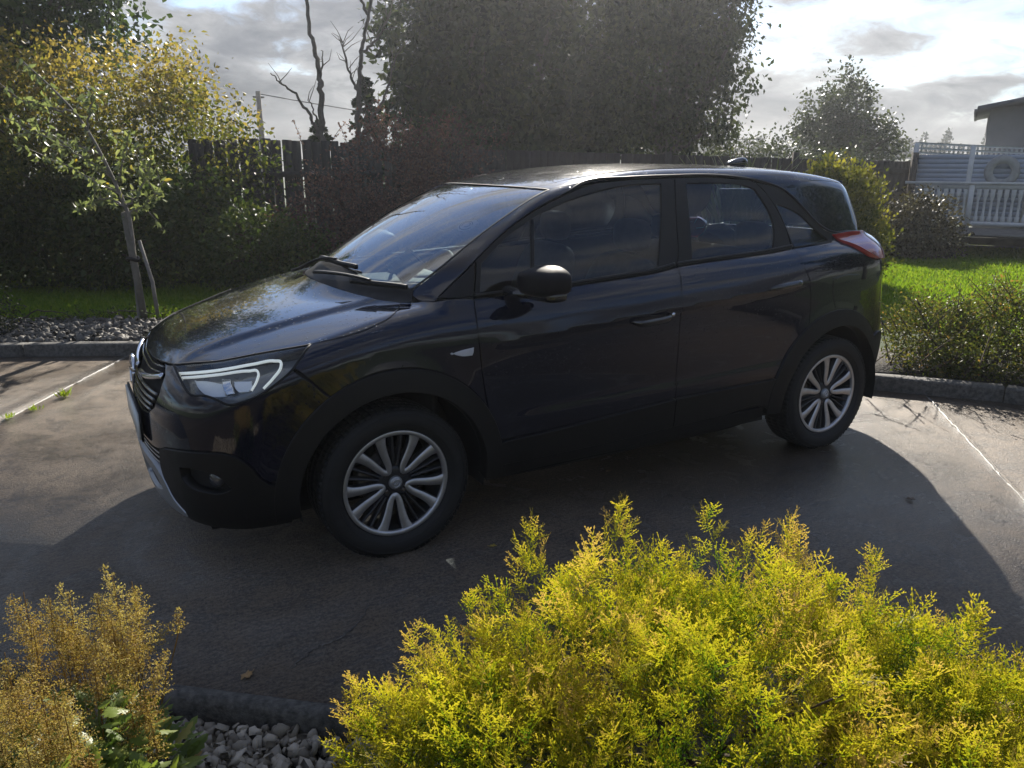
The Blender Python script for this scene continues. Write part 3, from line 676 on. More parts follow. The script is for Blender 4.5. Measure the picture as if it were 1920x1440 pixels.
# ---- car materials
def paint_mat():
    m, t, out = new_mat('black_blue_paint'); co = obco(t)
    dv = t.vor(co, 62, out='Distance'); cell = t.vor(co, 62, out='Color'); sep = t.node('ShaderNodeSeparateColor'); t.put(sep.inputs[0], cell)
    has = t.ss(sep.outputs[0], .48, .50); rad = t.m('MULTIPLY', t.m('ADD', sep.outputs[1], .35), .26)
    geo = t.node('ShaderNodeNewGeometry'); nz = t.node('ShaderNodeSeparateXYZ'); t.put(nz.inputs[0], geo.outputs['Normal'])
    pos = t.node('ShaderNodeSeparateXYZ'); t.put(pos.inputs[0], geo.outputs['Position'])
    up = t.m('MAXIMUM', t.ss(nz.outputs[2], .10, .35), t.ss(pos.outputs[2], .62, .80))
    patch = t.ss(t.noise(co, 2.2, 4), .36, .55)
    drop = t.m('MULTIPLY', t.m('MULTIPLY', t.ss(t.m('DIVIDE', dv, rad), 1.0, .55), has), t.m('MULTIPLY', up, patch))
    b1 = t.bump(drop, 1.0, .006)
    dirt = t.ss(t.noise(co, 9, 6, .65), .5, .8, 0, .10)
    flake = t.noise(co, 900, 2)
    col = t.mix(t.m('MULTIPLY', flake, .5), (.0022, .003, .0085), (.0045, .006, .018))
    P_(t, out, Base_Color=col, Roughness=t.m('ADD', .17, dirt), Metallic=0.0, Specular_IOR_Level=.06, Coat_Weight=1.0, Coat_Roughness=t.m('ADD', .03, t.m('MULTIPLY', dirt, .5)), Normal=b1, Coat_Normal=b1)
    return m
M_paint = paint_mat()
def gloss_mat(name, c, r, coat=1): 
    m, t, out = new_mat(name); co = obco(t); P_(t, out, Base_Color=t.mix(t.noise(co, 12, 4), c, tuple(v*.7 for v in c)), Roughness=t.m('ADD', r, t.m('MULTIPLY', t.noise(co, 30, 4), .06)), Coat_Weight=coat, Coat_Roughness=.04); return m
M_gloss = gloss_mat('piano_black_trim', (.008, .008, .009), .16)
M_satin = simple('satin_black_cover', (.008, .008, .011), .55, var=.2, scale=15, bump=0, spec=.12)
M_plast = simple('black_textured_plastic', (.0055, .0055, .006), .5, var=.25, scale=9, bump=.35, bscale=420, bdist=.001, spec=.3)
M_rubber = simple('tyre_rubber', (.009, .009, .009), .72, var=.3, scale=14, bump=.2, bscale=90, bdist=.002)
M_shell = simple('inner_shell_dark', (.006, .006, .006), .8, var=.2, bump=0)
M_chrome = gloss_mat('chrome', (.75, .76, .78), .08, 0); M_chrome.node_tree.nodes['Principled BSDF'].inputs['Metallic'].default_value = 1
M_alu = simple('machined_alloy', (.56, .56, .57), .46, 1.0, var=.15, scale=30, bump=.1, bscale=300, bdist=.0004)
M_alud = simple('grey_painted_alloy', (.045, .046, .05), .38, .5, var=.2, scale=18, bump=0)
M_silver = simple('silver_skid', (.33, .34, .35), .42, .7, var=.12, bump=0)
M_iron = simple('brake_iron', (.16, .14, .12), .5, .8, var=.4, scale=30)
M_cabin = simple('cabin_fabric', (.05, .052, .056), .85, var=.3, scale=20, bump=.4, bscale=300)
M_dash = simple('dash_plastic', (.06, .062, .064), .6, var=.2, scale=20, bump=.3, bscale=300)
def glass_mat(name, tint, refl=1.45, alpha=.0):
    m, t, out = new_mat(name); co = obco(t)
    f = t.node('ShaderNodeFresnel', {'IOR': refl}).outputs[0]
    dv = t.vor(co, 75); cell = t.vor(co, 75, out='Color'); sep = t.node('ShaderNodeSeparateColor'); t.put(sep.inputs[0], cell)
    drop = t.m('MULTIPLY', t.ss(t.m('DIVIDE', dv, t.m('MULTIPLY', t.m('ADD', sep.outputs[1], .3), .2)), 1, .5), t.ss(sep.outputs[0], .72, .74))
    gl = t.node('ShaderNodeBsdfGlossy', {'Color': (1, 1, 1), 'Roughness': .015, 'Normal': t.bump(drop, .5, .002)})
    tr = t.node('ShaderNodeBsdfTransparent', {'Color': tint})
    df = t.node('ShaderNodeBsdfDiffuse', {'Color': (.5, .52, .55)})
    film = t.ss(t.noise(co, 5, 6, .7), .35, .8, .004, .022)
    m0 = t.node('ShaderNodeMixShader', {0: film}); t.l.new(tr.outputs[0], m0.inputs[1]); t.l.new(df.outputs[0], m0.inputs[2])
    mx = t.node('ShaderNodeMixShader', {0: f}); t.l.new(m0.outputs[0], mx.inputs[1]); t.l.new(gl.outputs[0], mx.inputs[2]); t.l.new(mx.outputs[0], out.inputs[0]); return m
M_ws = glass_mat('windscreen_glass', (.50, .58, .57), 2.8)
M_win = glass_mat('side_glass', (.42, .48, .50), 1.48)
M_priv = glass_mat('privacy_glass', (.34, .39, .42), 1.48)
M_lens = glass_mat('lamp_lens', (.95, .96, .96), 1.22)
def emit_mat(name, c, s_, rough=.3):
    m, t, out = new_mat(name); P_(t, out, Base_Color=c, Roughness=rough, Emission_Color=c, Emission_Strength=s_); return m
M_drl = emit_mat('light_guide', (.80, .86, .84), .22)
def red_mat():
    m, t, out = new_mat('red_lens'); co = obco(t)
    P_(t, out, Base_Color=t.mix(t.noise(co, 15, 3), (.34, .008, .010), (.24, .006, .008)), Roughness=.12, Coat_Weight=1, Coat_Roughness=.03, Transmission_Weight=.1); return m
M_red = red_mat()
M_clear = gloss_mat('clear_lamp', (.55, .55, .57), .12); M_reflector = gloss_mat('lamp_reflector', (.86, .88, .90), .26, 0); M_reflector.node_tree.nodes['Principled BSDF'].inputs['Metallic'].default_value = .15

# ---- the car
car = thing('car', 'wet black five door crossover car with alloy wheels parked on the driveway', 'car')
WB = -2.604; WR = .318
def arc(cx, r, a0, a1, n=22, y=.865): return [(cx+r*math.cos(a), y, WR+r*math.sin(a)) for a in np.radians(np.linspace(a0, a1, n))]
RO, RI = .487, .398
hood_side = [(.741, .383, .816), (.68, .49, .838), (.597, .58, .857), (.466, .661, .887), (.294, .765, .923), (.2, .790, .939), (.083, .797, .963), (.035, .788, .976), (-.02, .770, .991), (-.083, .710, 1.011), (-.13, .640, 1.03)]
# bonnet
panel('bonnet', [(.797, 0, .797), (.79, .15, .80), (.764, .297, .808)]+hood_side+[(-.06, .52, 1.03), (.0, .36, 1.03), (.04, .18, 1.03), (.055, 0, 1.03)], 'T', M_paint, car, sym=True, sp=.022, depth=.02)
panel('scuttle', [(.055, 0, 1), (.04, .18, 1), (.0, .36, 1), (-.06, .52, 1), (-.13, .640, 1.03), (-.17, .66, 1.05), (-.20, .60, 1.06), (-.105, .44, 1.06), (-.068, .22, 1.06), (-.06, 0, 1.06)], 'T', M_plast, car, sym=True, off=-.006, sp=.025)
ws_edge = [(-.192, .612, 1.065), (-.27, .622, 1.12), (-.40, .622, 1.21), (-.522, .610, 1.289), (-.70, .588, 1.385), (-.905, .553, 1.475)]
ws_top = [(-.86, .36, 1.48), (-.835, .18, 1.49), (-.83, 0, 1.49)]
ws = panel('windscreen', [(-.06, 0, 1.06), (-.068, .22, 1.06), (-.105, .44, 1.06)]+ws_edge+ws_top, 'T', M_ws, car, sym=True, off=-.004, sp=.035, depth=.006)
band = [(-.192, .612, 1.065), (-.105, .44, 1.06), (-.068, .22, 1.06), (-.06, 0, 1.06)]
strip('windscreen_seal', ws_top[::-1]+[ws_edge[-1]], 'T', .010, .001, M_rubber, car, mirror=True); strip('windscreen_seal', ws_edge, 'T', .012, .001, M_rubber, car, mirror=True)
# roof
sw = [(-1.12, .55, 1.498), (-1.328, .565, 1.513), (-1.60, .572, 1.522), (-1.856, .572, 1.522), (-2.02, .58, 1.512), (-2.152, .588, 1.494), (-2.25, .60, 1.475), (-2.348, .619, 1.445), (-2.40, .635, 1.41), (-2.443, .654, 1.372), (-2.49, .674, 1.325), (-2.541, .693, 1.274), (-2.59, .702, 1.242), (-2.645, .708, 1.219), (-2.72, .706, 1.208), (-2.80, .69, 1.205), (-2.93, .675, 1.205)]
roof_side = [(-.905, .553, 1.475), (-.98, .556, 1.482), (-1.05, .556, 1.49)]+sw[:8]
inn = [(-.872, .46, 1.48), (-1.12, .47, 1.5), (-1.6, .48, 1.53), (-2.02, .48, 1.53), (-2.35, .47, 1.52), (-2.55, .46, 1.5), (-2.75, .45, 1.48), (-2.97, .445, 1.44)]
roofc = panel('roof', [(-.83, 0, 1.49), (-.835, .18, 1.49), (-.86, .36, 1.48)]+inn+[(-3.03, .38, 1.43), (-3.11, .2, 1.43), (-3.135, 0, 1.43)], 'T', M_paint, car, sym=True, sp=.03, depth=.02, inset=0, bev=0)
panel('roof_rail', [inn[0], (-.905, .553, 1.475), (-.98, .556, 1.482), (-1.05, .556, 1.49)]+sw[:8]+[(-2.55, .58, 1.472), (-2.75, .545, 1.462), (-2.945, .50, 1.425)]+inn[::-1][:-1], 'A', M_paint, roofc, mirror=True, sp=.02, depth=.02, inset=-.0005, bev=0)
panel('rear_pillar', sw[7:]+[(-2.975, .60, 1.28), (-2.945, .50, 1.425), (-2.75, .545, 1.462), (-2.55, .58, 1.472)], 'A', M_gloss, car, mirror=True, sp=.025)
strip('window_trim', [(-.98, .585, 1.455)]+sw, 'A', .014, .005, M_plast, car, mirror=True, off=.001, taper=.06)
# front pillars
dframe = [(-.232, .745, 1.046), (-.33, .735, 1.118), (-.444, .717, 1.198), (-.582, .685, 1.289), (-.769, .641, 1.381), (-.965, .598, 1.449), (-1.12, .565, 1.492)]
panel('front_pillar', [(-.18, .635, 1.05)]+ws_edge+[(-.98, .556, 1.482), (-1.05, .556, 1.49), (-1.12, .555, 1.496)]+dframe[::-1][1:]+[(-.2, .70, 1.035)], 'A', M_paint, car, mirror=True, sp=.025)
# front wings
dfe = [(-.399, .785, 1.042), (-.378, .842, .964), (-.380, .865, .85), (-.389, .868, .741), (-.418, .867, .573), (-.448, .86, .425)]
fb = [(.257, .862, .734), (.32, .852, .795), (.385, .828, .854)]
a0 = math.degrees(math.atan2(.734-WR, .257)); a1 = 180-math.degrees(math.asin((.45-WR)/RO))
head = [(.294, .765, .923), (.36, .818, .872), (.378, .828, .857), (.449, .834, .805), (.514, .827, .767), (.567, .811, .747), (.62, .782, .738), (.64, .755, .75), (.672, .718, .760), (.723, .633, .755), (.737, .527, .784), (.741, .383, .816), (.68, .49, .838), (.597, .58, .857), (.466, .661, .887)]
panel('front_wing', hood_side[4:]+[(-.17, .69, 1.04), (-.2, .70, 1.035), (-.232, .745, 1.046), (-.30, .77, 1.046)]+dfe[:-1]+arc(0, RO, a1, a0)+[(.32, .852, .795), (.381, .829, .857), (.362, .819, .871)], 'A', M_paint, car, mirror=True, sp=.018, corner=20)
# doors
clad_f = [(-.452, .855, .418), (-.70, .86, .426), (-.924, .86, .437), (-1.2, .86, .455), (-1.455, .86, .470)]
clad_r = [(-1.455, .86, .470), (-1.7, .86, .474), (-2.0, .86, .477), (-2.13, .86, .478)]
belt_f = [(-.399, .785, 1.042), (-.65, .784, 1.049), (-.904, .784, 1.059), (-1.15, .783, 1.072), (-1.378, .783, 1.087), (-1.505, .773, 1.103)]
belt_r = [(-1.505, .773, 1.103), (-1.604, .771, 1.109), (-1.9, .77, 1.122), (-2.152, .773, 1.134), (-2.316, .76, 1.147)]
seam = [(-1.505, .773, 1.103), (-1.475, .839, 1.031), (-1.459, .865, .88), (-1.453, .867, .655), (-1.455, .865, .470)]
rde = [(-2.316, .756, 1.147), (-2.309, .839, 1.067), (-2.347, .864, .969), (-2.366, .865, .856), (-2.362, .865, .742)]
fd = panel('front_door', dfe+clad_f[1:]+seam[::-1][1:]+belt_f[::-1][1:-1], 'S', M_paint, car, mirror=True, sp=.015)
aR = math.degrees(math.atan2(.742-WR, -2.362-WB)); aL = math.degrees(math.asin((.478-WR)/RO))
rd = panel('rear_door', seam+clad_r[1:-1]+arc(WB, RO, aL, aR)+rde[::-1][1:]+belt_r[::-1][1:-1], 'S', M_paint, car, mirror=True, sp=.015)
# window frames and glass, cladding: children of their door
seam_up = [(-1.505, .773, 1.103), (-1.519, .755, 1.128), (-1.56, .68, 1.30), (-1.61, .60, 1.481), (-1.622, .575, 1.515)]
gf = [(-.432, .78, 1.062), (-.462, .73, 1.178), (-.60, .69, 1.272), (-.757, .659, 1.350), (-.963, .626, 1.418), (-1.173, .602, 1.463), (-1.326, .592, 1.481), (-1.523, .595, 1.486), (-1.47, .67, 1.32), (-1.393, .764, 1.113), (-1.15, .77, 1.095), (-.911, .772, 1.081), (-.65, .775, 1.070)]
gr_ = [(-1.685, .597, 1.484), (-1.85, .6, 1.484), (-1.978, .60, 1.481), (-2.085, .61, 1.468), (-2.145, .615, 1.448), (-2.18, .645, 1.392), (-2.21, .68, 1.32), (-2.216, .698, 1.273), (-2.20, .73, 1.20), (-2.174, .751, 1.153), (-1.9, .755, 1.143), (-1.616, .756, 1.130), (-1.65, .68, 1.30)]
gq = [(-2.275, .654, 1.371), (-2.35, .665, 1.349), (-2.423, .677, 1.318), (-2.51, .705, 1.248), (-2.56, .72, 1.21), (-2.622, .733, 1.172), (-2.45, .745, 1.163), (-2.334, .757, 1.158), (-2.31, .70, 1.25)]
def both(fn, *a, **k):
    pars = k.pop('pars'); return fn(*a, parent=pars[0], mirror=pars[1], **k)
up_f = [(-.399, .785, 1.042), (-.440, .72, 1.196), (-.582, .685, 1.289), (-.769, .641, 1.381), (-.965, .598, 1.449), (-1.12, .565, 1.490), (-1.328, .57, 1.508), (-1.622, .575, 1.515)]
both(panel, 'window_frame', up_f+seam_up[::-1][1:]+belt_f[::-1][1:-1], 'S', M_plast, pars=fd, holes=[gf], off=-.002, sp=.03)
both(panel, 'window_glass', gf, 'S', M_win, pars=fd, off=-.010, sp=.04, inset=-.004, depth=.005)
both(strip, 'glass_divider', [(-.752, .663, 1.347), (-.72, .72, 1.21), (-.688, .773, 1.075)], 'S', .020, .003, M_plast, pars=fd, off=-.008)
both(strip, 'waist_seal', [(q[0], q[1], q[2]+.012) for q in belt_f[:-1]]+[(-1.495, .77, 1.115)], 'S', .016, .005, M_plast, pars=fd)
rdu = [(-2.316, .756, 1.147), (-2.30, .72, 1.25), (-2.25, .66, 1.38), (-2.19, .62, 1.46), (-2.152, .60, 1.488)]
both(panel, 'window_frame', belt_r[:-1]+rdu+[(-2.02, .585, 1.505), (-1.856, .578, 1.515)]+seam_up[::-1][:-1], 'S', M_plast, pars=rd, holes=[gr_], off=-.002, sp=.03)
both(panel, 'window_glass', gr_, 'S', M_priv, pars=rd, off=-.010, sp=.04, inset=-.004, depth=.005)
both(strip, 'waist_seal', [(q[0], q[1], q[2]+.012) for q in belt_r], 'S', .016, .005, M_plast, pars=rd)
both(panel, 'door_cladding', clad_f+[(-1.462, .85, .318), (-1.2, .85, .308), (-.924, .85, .303), (-.70, .85, .303), (-.468, .85, .306)], 'S', M_plast, pars=fd, off=.011, sp=.025, depth=.03)
both(panel, 'door_cladding', clad_r[:-1]+arc(WB, RO, aL, -1, 6)+[(-2.08, .85, .33), (-1.8, .85, .325), (-1.462, .85, .318)], 'S', M_plast, pars=rd, off=.011, sp=.025, depth=.03)
panel('sill', [(-.40, .84, .300), (-.70, .85, .297), (-.924, .85, .297), (-1.2, .85, .302), (-1.462, .85, .312), (-1.8, .85, .319), (-2.085, .85, .322), (-2.11, .84, .26), (-1.9, .80, .222), (-1.4, .80, .218), (-.7, .80, .218), (-.42, .80, .235)], 'S', M_plast, car, mirror=True, off=.0, sp=.03, depth=.05)
panel('corner_trim', [(-.250, .745, 1.050), (-.33, .735, 1.112), (-.432, .717, 1.186), (-.398, .785, 1.05)], 'S', M_plast, car, mirror=True, off=-.002, sp=.03)
qf = panel('quarter_window_frame', rdu+[(q[0], q[1], q[2]-.003) for q in sw[5:14]]+[(-2.72, .71, 1.20), (-2.64, .735, 1.163), (-2.45, .75, 1.153)], 'S', M_plast, car, mirror=True, holes=[gq], off=-.002, sp=.025)
both(panel, 'quarter_glass', gq, 'S', M_priv, pars=qf, off=-.009, sp=.03, inset=-.004, depth=.005)
# rear quarter and tail
tl = [(-2.66, .715, 1.200), (-2.75, .70, 1.205), (-2.88, .68, 1.205), (-2.97, .665, 1.195), (-3.035, .665, 1.15), (-3.045, .705, 1.09), (-3.02, .745, 1.045), (-2.96, .775, 1.050), (-2.88, .79, 1.078), (-2.79, .775, 1.129), (-2.72, .75, 1.165)]
panel('rear_quarter', rde[:-1]+arc(WB, RO, aR, 163, 20)+[(-3.06, .78, .46), (-3.06, .78, .80), (-3.045, .75, 1.0), tl[6], tl[7], tl[8], tl[9], tl[10], tl[0], (-2.64, .735, 1.163), (-2.45, .75, 1.153)], 'S', M_paint, car, mirror=True, sp=.018)
lampR = panel('tail_light', tl, 'B', M_red, car, mirror=True, off=.012, sp=.015, depth=.03, shape=lambda p: .012*np.clip((-2.66-p[:, 0])/.3, 0, 1))
both(panel, 'clear_lens', [(-2.955, .67, 1.196), (-3.035, .665, 1.15), (-3.042, .705, 1.105), (-3.0, .735, 1.10), (-2.975, .73, 1.14)], 'B', M_clear, pars=lampR, off=.028, sp=.012, depth=.012)
panel('rear_bumper', [(-3.06, .78, .80), (-3.06, .78, .46), (-3.07, .77, .30), (-3.30, .4, .30), (-3.33, 0, .30), (-3.33, 0, .72), (-3.30, .4, .74), (-3.2, .62, .77)], 'B', M_paint, car, mirror=True, sp=.03, inset=.003)
panel('rear_side', [(-3.045, .705, 1.09), tl[6], (-3.045, .75, 1.0), (-3.06, .78, .80), (-3.2, .62, .77), (-3.3, .4, .74), (-3.25, .45, 1.0), (-3.12, .58, 1.17), (-3.035, .665, 1.15)], 'B', M_paint, car, mirror=True, sp=.025)
panel('rear_bumper_cladding', [(-2.985, .80, .60), (-3.05, .78, .62), (-3.2, .62, .56), (-3.33, .2, .52), (-3.335, 0, .52), (-3.28, 0, .24), (-3.2, .55, .24), (-3.02, .78, .26)], 'B', M_plast, car, mirror=True, off=.012, sp=.03)
tailg = panel('tailgate', [(-3.30, 0, .73), (-3.28, .42, .75), (-3.23, .45, 1.0), (-3.10, .56, 1.16), (-3.2, 0, 1.16)], 'R', M_paint, car, sym=True, sp=.04)
panel('rear_window', [(-3.2, 0, 1.17), (-3.08, .56, 1.18), (-3.0, .52, 1.41), (-3.13, 0, 1.42)], 'R', M_priv, car, sym=True, sp=.04, off=-.004)
g = G()                                             # roof spoiler blade
pts, nn = surf_line([(-2.93, .49, 1.44), (-3.03, .38, 1.43), (-3.11, .2, 1.43), (-3.135, 0, 1.43), (-3.11, -.2, 1.43), (-3.03, -.38, 1.43), (-2.93, -.49, 1.44)], 'T', .004)
g.tube(pts+np.array([-.025, 0, -.014]), .022, 8, flat=.55); g.obj('spoiler', M_paint, car, smooth=True)
# fuel flap outline as a shallow lid
panel('fuel_flap', [(-2.53, .854, .985), (-2.66, .845, .995), (-2.77, .831, .985), (-2.80, .83, .90), (-2.79, .83, .82), (-2.70, .85, .80), (-2.57, .859, .815), (-2.54, .857, .90)], 'S', M_paint, car, off=.0035, sp=.02, depth=.004, bev=.003)
# wheel arch claddings
def archpanel(cx, s0, s1, name='arch_cladding'):
    outer = arc(cx, RO+.003, s0, s1, 34); inner = arc(cx, RI, s1, s0, 34)
    return panel(name, outer+inner, 'S', M_plast, car, mirror=True, sp=.02, depth=.06, inset=.001, bev=.004, corner=50,
                 shape=lambda p: .013+.010*(1-sst(.425, .470, np.hypot(p[:, 0]-cx, p[:, 2]-WR))))
archpanel(0, -8, 187); archpanel(WB, -5, 183)
# front bumper and lower cladding
clad = [(.87, 0, .475), (.868, .2, .478), (.832, .44, .493), (.823, .477, .507), (.785, .58, .53), (.744, .674, .544), (.70, .73, .549), (.646, .77, .549), (.604, .793, .534), (.562, .808, .492), (.529, .813, .44), (.499, .819, .412), (.472, .83, .414)]
ac = math.degrees(math.atan2(.43-WR, .474))
panel('front_bumper', [(.868, 0, .598), (.862, .2, .603), (.848, .33, .62), (.832, .405, .66), (.81, .425, .72), (.785, .40, .775), (.764, .31, .806), (.741, .383, .816)]+head[::-1][4:-3]+[fb[2], fb[1], fb[0]]+arc(0, RO, a0, ac, 14)+clad[::-1][1:], 'D', M_paint, car, mirror=True, sp=.018, inset=.0022, corner=20)
fogh = [(.775, .60, .462), (.74, .655, .472), (.70, .70, .470), (.655, .745, .448), (.63, .77, .405), (.66, .75, .388), (.71, .70, .385), (.755, .64, .395), (.775, .605, .42)]
panel('bumper_cladding', clad[2:]+arc(0, RO-.002, ac, -9, 8)+[(.42, .80, .235), (.55, .77, .222), (.68, .68, .222), (.775, .52, .232), (.80, .47, .29), (.83, .42, .40)], 'D', M_plast, car, mirror=True, off=.008, sp=.02, depth=.04, holes=[fogh])
panel('fog_recess', [(q[0], q[1], q[2]) for q in fogh], 'D', M_shell, car, mirror=True, off=-.035, sp=.03, inset=-.01)
g = G(); g.lathe([(0.0, .012), (.02, .010), (.034, .002), (.036, -.02)], 'x', 20); fo = g.obj('fog_lamp', gloss_mat('fog_glass', (.05, .05, .055), .1), car, smooth=True)
fo.matrix_local = Matrix.Translation((.675, .70, .425))@Matrix.Rotation(math.radians(38), 4, 'Z'); 
o2 = link('fog_lamp', fo.data, car); o2.matrix_local = Matrix.Translation((.675, -.70, .425))@Matrix.Rotation(math.radians(-38), 4, 'Z')
panel('lower_intake', [(.87, 0, .475), (.868, .2, .478), (.832, .44, .485), (.82, .445, .40), (.85, .2, .41), (.86, 0, .41)], 'D', M_shell, car, mirror=True, off=-.02, sp=.03)
for z in (.425, .448, .468):
    strip('intake_slat', [(.80, .43, z), (.84, .3, z), (.86, .15, z), (.868, 0, z)], 'F', .008, .006, M_gloss, car, mirror=True, off=-.004)
skid = [(.87, 0, .415), (.866, .20, .418), (.845, .36, .408), (.826, .435, .37), (.805, .49, .30), (.775, .565, .262), (.755, .555, .24), (.79, .47, .238), (.82, .3, .228), (.835, 0, .222)]
panel('skid_plate', skid, 'D', M_silver, car, mirror=True, off=.014, sp=.02, depth=.04, holes=[[(.86, .06, .375), (.855, .2, .372), (.835, .345, .35), (.822, .385, .31), (.825, .3, .285), (.845, .06, .28)]])
panel('skid_recess', [(.86, .02, .385), (.855, .2, .382), (.83, .37, .36), (.81, .41, .30), (.82, .3, .275), (.845, .02, .27)], 'D', M_plast, car, mirror=True, off=-.004, sp=.03)
# grille
gril = [(.868, 0, .600), (.862, .2, .605), (.848, .33, .622), (.832, .400, .66), (.81, .420, .72), (.785, .395, .772), (.765, .30, .803), (.79, .15, .796), (.797, 0, .792)]
gb = panel('grille', gril, 'F', M_shell, car, sym=True, off=-.035, sp=.04)
for z in (.63, .655, .68, .705):
    yy = .33+.07*(z-.62)/.1
    strip('grille_slat', [(.80, -yy, z), (.85, -.2, z-.004), (.87, 0, z-.006), (.85, .2, z-.004), (.80, yy, z)], 'F', .013, .010, M_gloss, gb, off=-.012)
for s_ in (-1, 1):
    strip('chrome_wing', [(.841, .062*s_, .727), (.83, .15*s_, .732), (.815, .25*s_, .746), (.79, .34*s_, .765), (.783, .372*s_, .772)], 'F', .026, .012, M_chrome, gb, off=-.002)
for z in (.765, .785):
    strip('upper_slat', [(.79, -.30, z+.012), (.82, -.15, z), (.83, 0, z), (.82, .15, z), (.79, .30, z+.012)], 'F', .008, .008, M_gloss, gb, off=-.014)
# round emblem: ring with a bolt across it
def emblem(name, r, mat, parent, loc, rot):
    g = G(); a = np.linspace(0, 2*np.pi, 41)
    g.tube(np.c_[0*a, r*np.cos(a), r*np.sin(a)], r*.11, 8)
    zz = np.array([(-1.0, -.16), (-.05, -.16), (.12, .10), (1.0, .10), (1.0, .20), (-.02, .20), (-.18, -.06), (-1.0, -.06)])*r
    zz = zz@np.array([[math.cos(.0), math.sin(.0)], [0, 1]])
    n = len(zz); V = np.concatenate([np.c_[np.full(n, -.06*r), zz], np.c_[np.full(n, .12*r), zz]])
    g.put(V, [[0, 1, 6, 7][::1], [1, 2, 5, 6], [2, 3, 4, 5], [8+7, 8+6, 8+1, 8], [8+6, 8+5, 8+2, 8+1], [8+5, 8+4, 8+3, 8+2]]+[[i, (i+1) % n, n+(i+1) % n, n+i] for i in range(n)])
    o = g.obj(name, mat, parent); o.location = loc; o.rotation_euler = rot; return o
emblem('emblem', .062, M_chrome, gb, (.868, 0, .728), (0, R_(-6), 0))
# number plate, seen edge on
M_plate = simple('plate_white', (.62, .62, .58), .4, var=.05, bump=0)
g = G(); g.box((.888, 0, .54), (.008, .52, .112)); pl = g.obj('number_plate', M_plate, car)
g = G(); g.box((.8785, 0, .54), (.009, .54, .126)); g.obj('plate_holder', M_plast, pl)
# headlights
hl = panel('headlight', head, 'D', gloss_mat('lamp_base', (.16, .165, .17), .25), car, mirror=True, off=-.055, sp=.03, inset=-.004, depth=.02)
def hp(off, pts): return surf_line(pts, 'D', off)
sidew = [(q[0], q[1], q[2]) for q in head]+[head[0]]
pO, nO = surf_line(sidew, 'D', -.002, corner=30); pI, nI = surf_line(sidew, 'D', -.056, corner=30)
k = len(pO); i = np.arange(k-1); Vw = np.concatenate([pO, pI]); Qw = np.stack([i, i+1, k+i+1, k+i], 1)
for par, f in ((hl[0], 1), (hl[1], -1)): add('lamp_housing', Vw*np.array([1, f, 1]), Qw, M_gloss, par)
both(panel, 'lens', head, 'D', M_lens, pars=hl, off=-.001, sp=.03, depth=.004)
both(strip, 'lamp_bezel', head+[head[0]], 'D', .009, .003, M_shell, pars=hl, off=-.001, step=.01)
drl_o = [(.722, .40, .802), (.65, .502, .826), (.58, .565, .844), (.453, .641, .873), (.386, .686, .887), (.372, .728, .884), (.39, .764, .868), (.433, .796, .83), (.474, .806, .791)]
drl_i = [(.714, .453, .796), (.588, .605, .835), (.483, .682, .858), (.46, .713, .860), (.466, .741, .850), (.491, .776, .825), (.52, .793, .788)]
both(strip, 'light_guide', drl_o, 'D', .0095, .006, M_drl, pars=hl, off=-.022, step=.008)
both(strip, 'light_guide', drl_i, 'D', .008, .006, M_drl, pars=hl, off=-.022, step=.008)
both(panel, 'reflector', [(.682, .50, .806), (.63, .57, .822), (.588, .62, .828), (.592, .67, .80), (.618, .725, .772), (.65, .69, .764), (.676, .65, .768), (.69, .57, .785)], 'D', M_reflector, pars=hl, off=-.036, sp=.02, depth=.02, shape=lambda p: -.02*np.exp(-((p[:, 0]-.63)**2+(p[:, 2]-.80)**2)/.0016))
both(panel, 'reflector', [(.545, .668, .834), (.487, .715, .846), (.505, .76, .81), (.534, .785, .786), (.570, .762, .786), (.56, .71, .81)], 'D', M_reflector, pars=hl, off=-.036, sp=.02, depth=.02, shape=lambda p: -.02*np.exp(-((p[:, 0]-.53)**2+(p[:, 2]-.815)**2)/.0012))
both(panel, 'projector_fin', [(.584, .626, .830), (.554, .66, .836), (.562, .71, .81), (.580, .76, .780), (.609, .738, .773), (.592, .68, .80)], 'D', M_chrome, pars=hl, off=-.028, sp=.012, depth=.012)
# side repeater
rp = panel('side_repeater', [(-.241, .865, .842), (-.30, .864, .853), (-.352, .864, .858), (-.350, .866, .836), (-.343, .866, .822), (-.30, .866, .823)], 'S', M_clear, car, mirror=True, off=.006, sp=.01, depth=.01)
# shut lines are real gaps: dark shell behind the panels
def shellside():
    P = [(.62, .7, .30), (.62, .7, .70), (.30, .8, .88), (-.1, .8, .97), (-.39, .8, 1.02), (-1.5, .8, 1.08), (-2.3, .8, 1.125), (-2.66, .8, 1.15), (-2.95, .8, 1.03), (-3.02, .8, .8), (-3.02, .8, .32)]
    P += arc(WB, RI+.012, 180, 0, 18, .8)+[(-2.16, .8, .25), (-.42, .8, .25)][::1]
    P += arc(0, RI+.012, 180, 0, 18, .8)
    panel('inner_shell', P, 'S', M_shell, car, mirror=True, off=-.016, sp=.06, depth=.004, corner=20)
shellside()
panel('inner_nose', [(.74, 0, .77), (.70, .38, .77), (.55, .60, .80), (.40, .74, .80), (.40, .80, .30), (.70, .60, .26), (.80, 0, .24)], 'D', M_shell, car, mirror=True, off=-.075, sp=.06, depth=.004)
panel('inner_bonnet', [(.74, 0, .8), (.70, .36, .8), (.45, .62, .9), (.25, .74, .9), (0, .75, .95), (-.10, .62, 1), (-.03, 0, 1)], 'T', M_shell, car, sym=True, off=-.024, sp=.07, depth=.004)
g = G(); g.box((-1.25, 0, .215), (3.9, 1.30, .03)); g.obj('underbody', M_shell, car)
g = G(); g.box((-1.29, 0, .245), (1.68, 1.63, .02)); g.obj('cabin_floor', M_shell, car)
g = G(); g.box((.05, 0, .56), (.9, 1.05, .62)); g.obj('engine_block', M_shell, car)
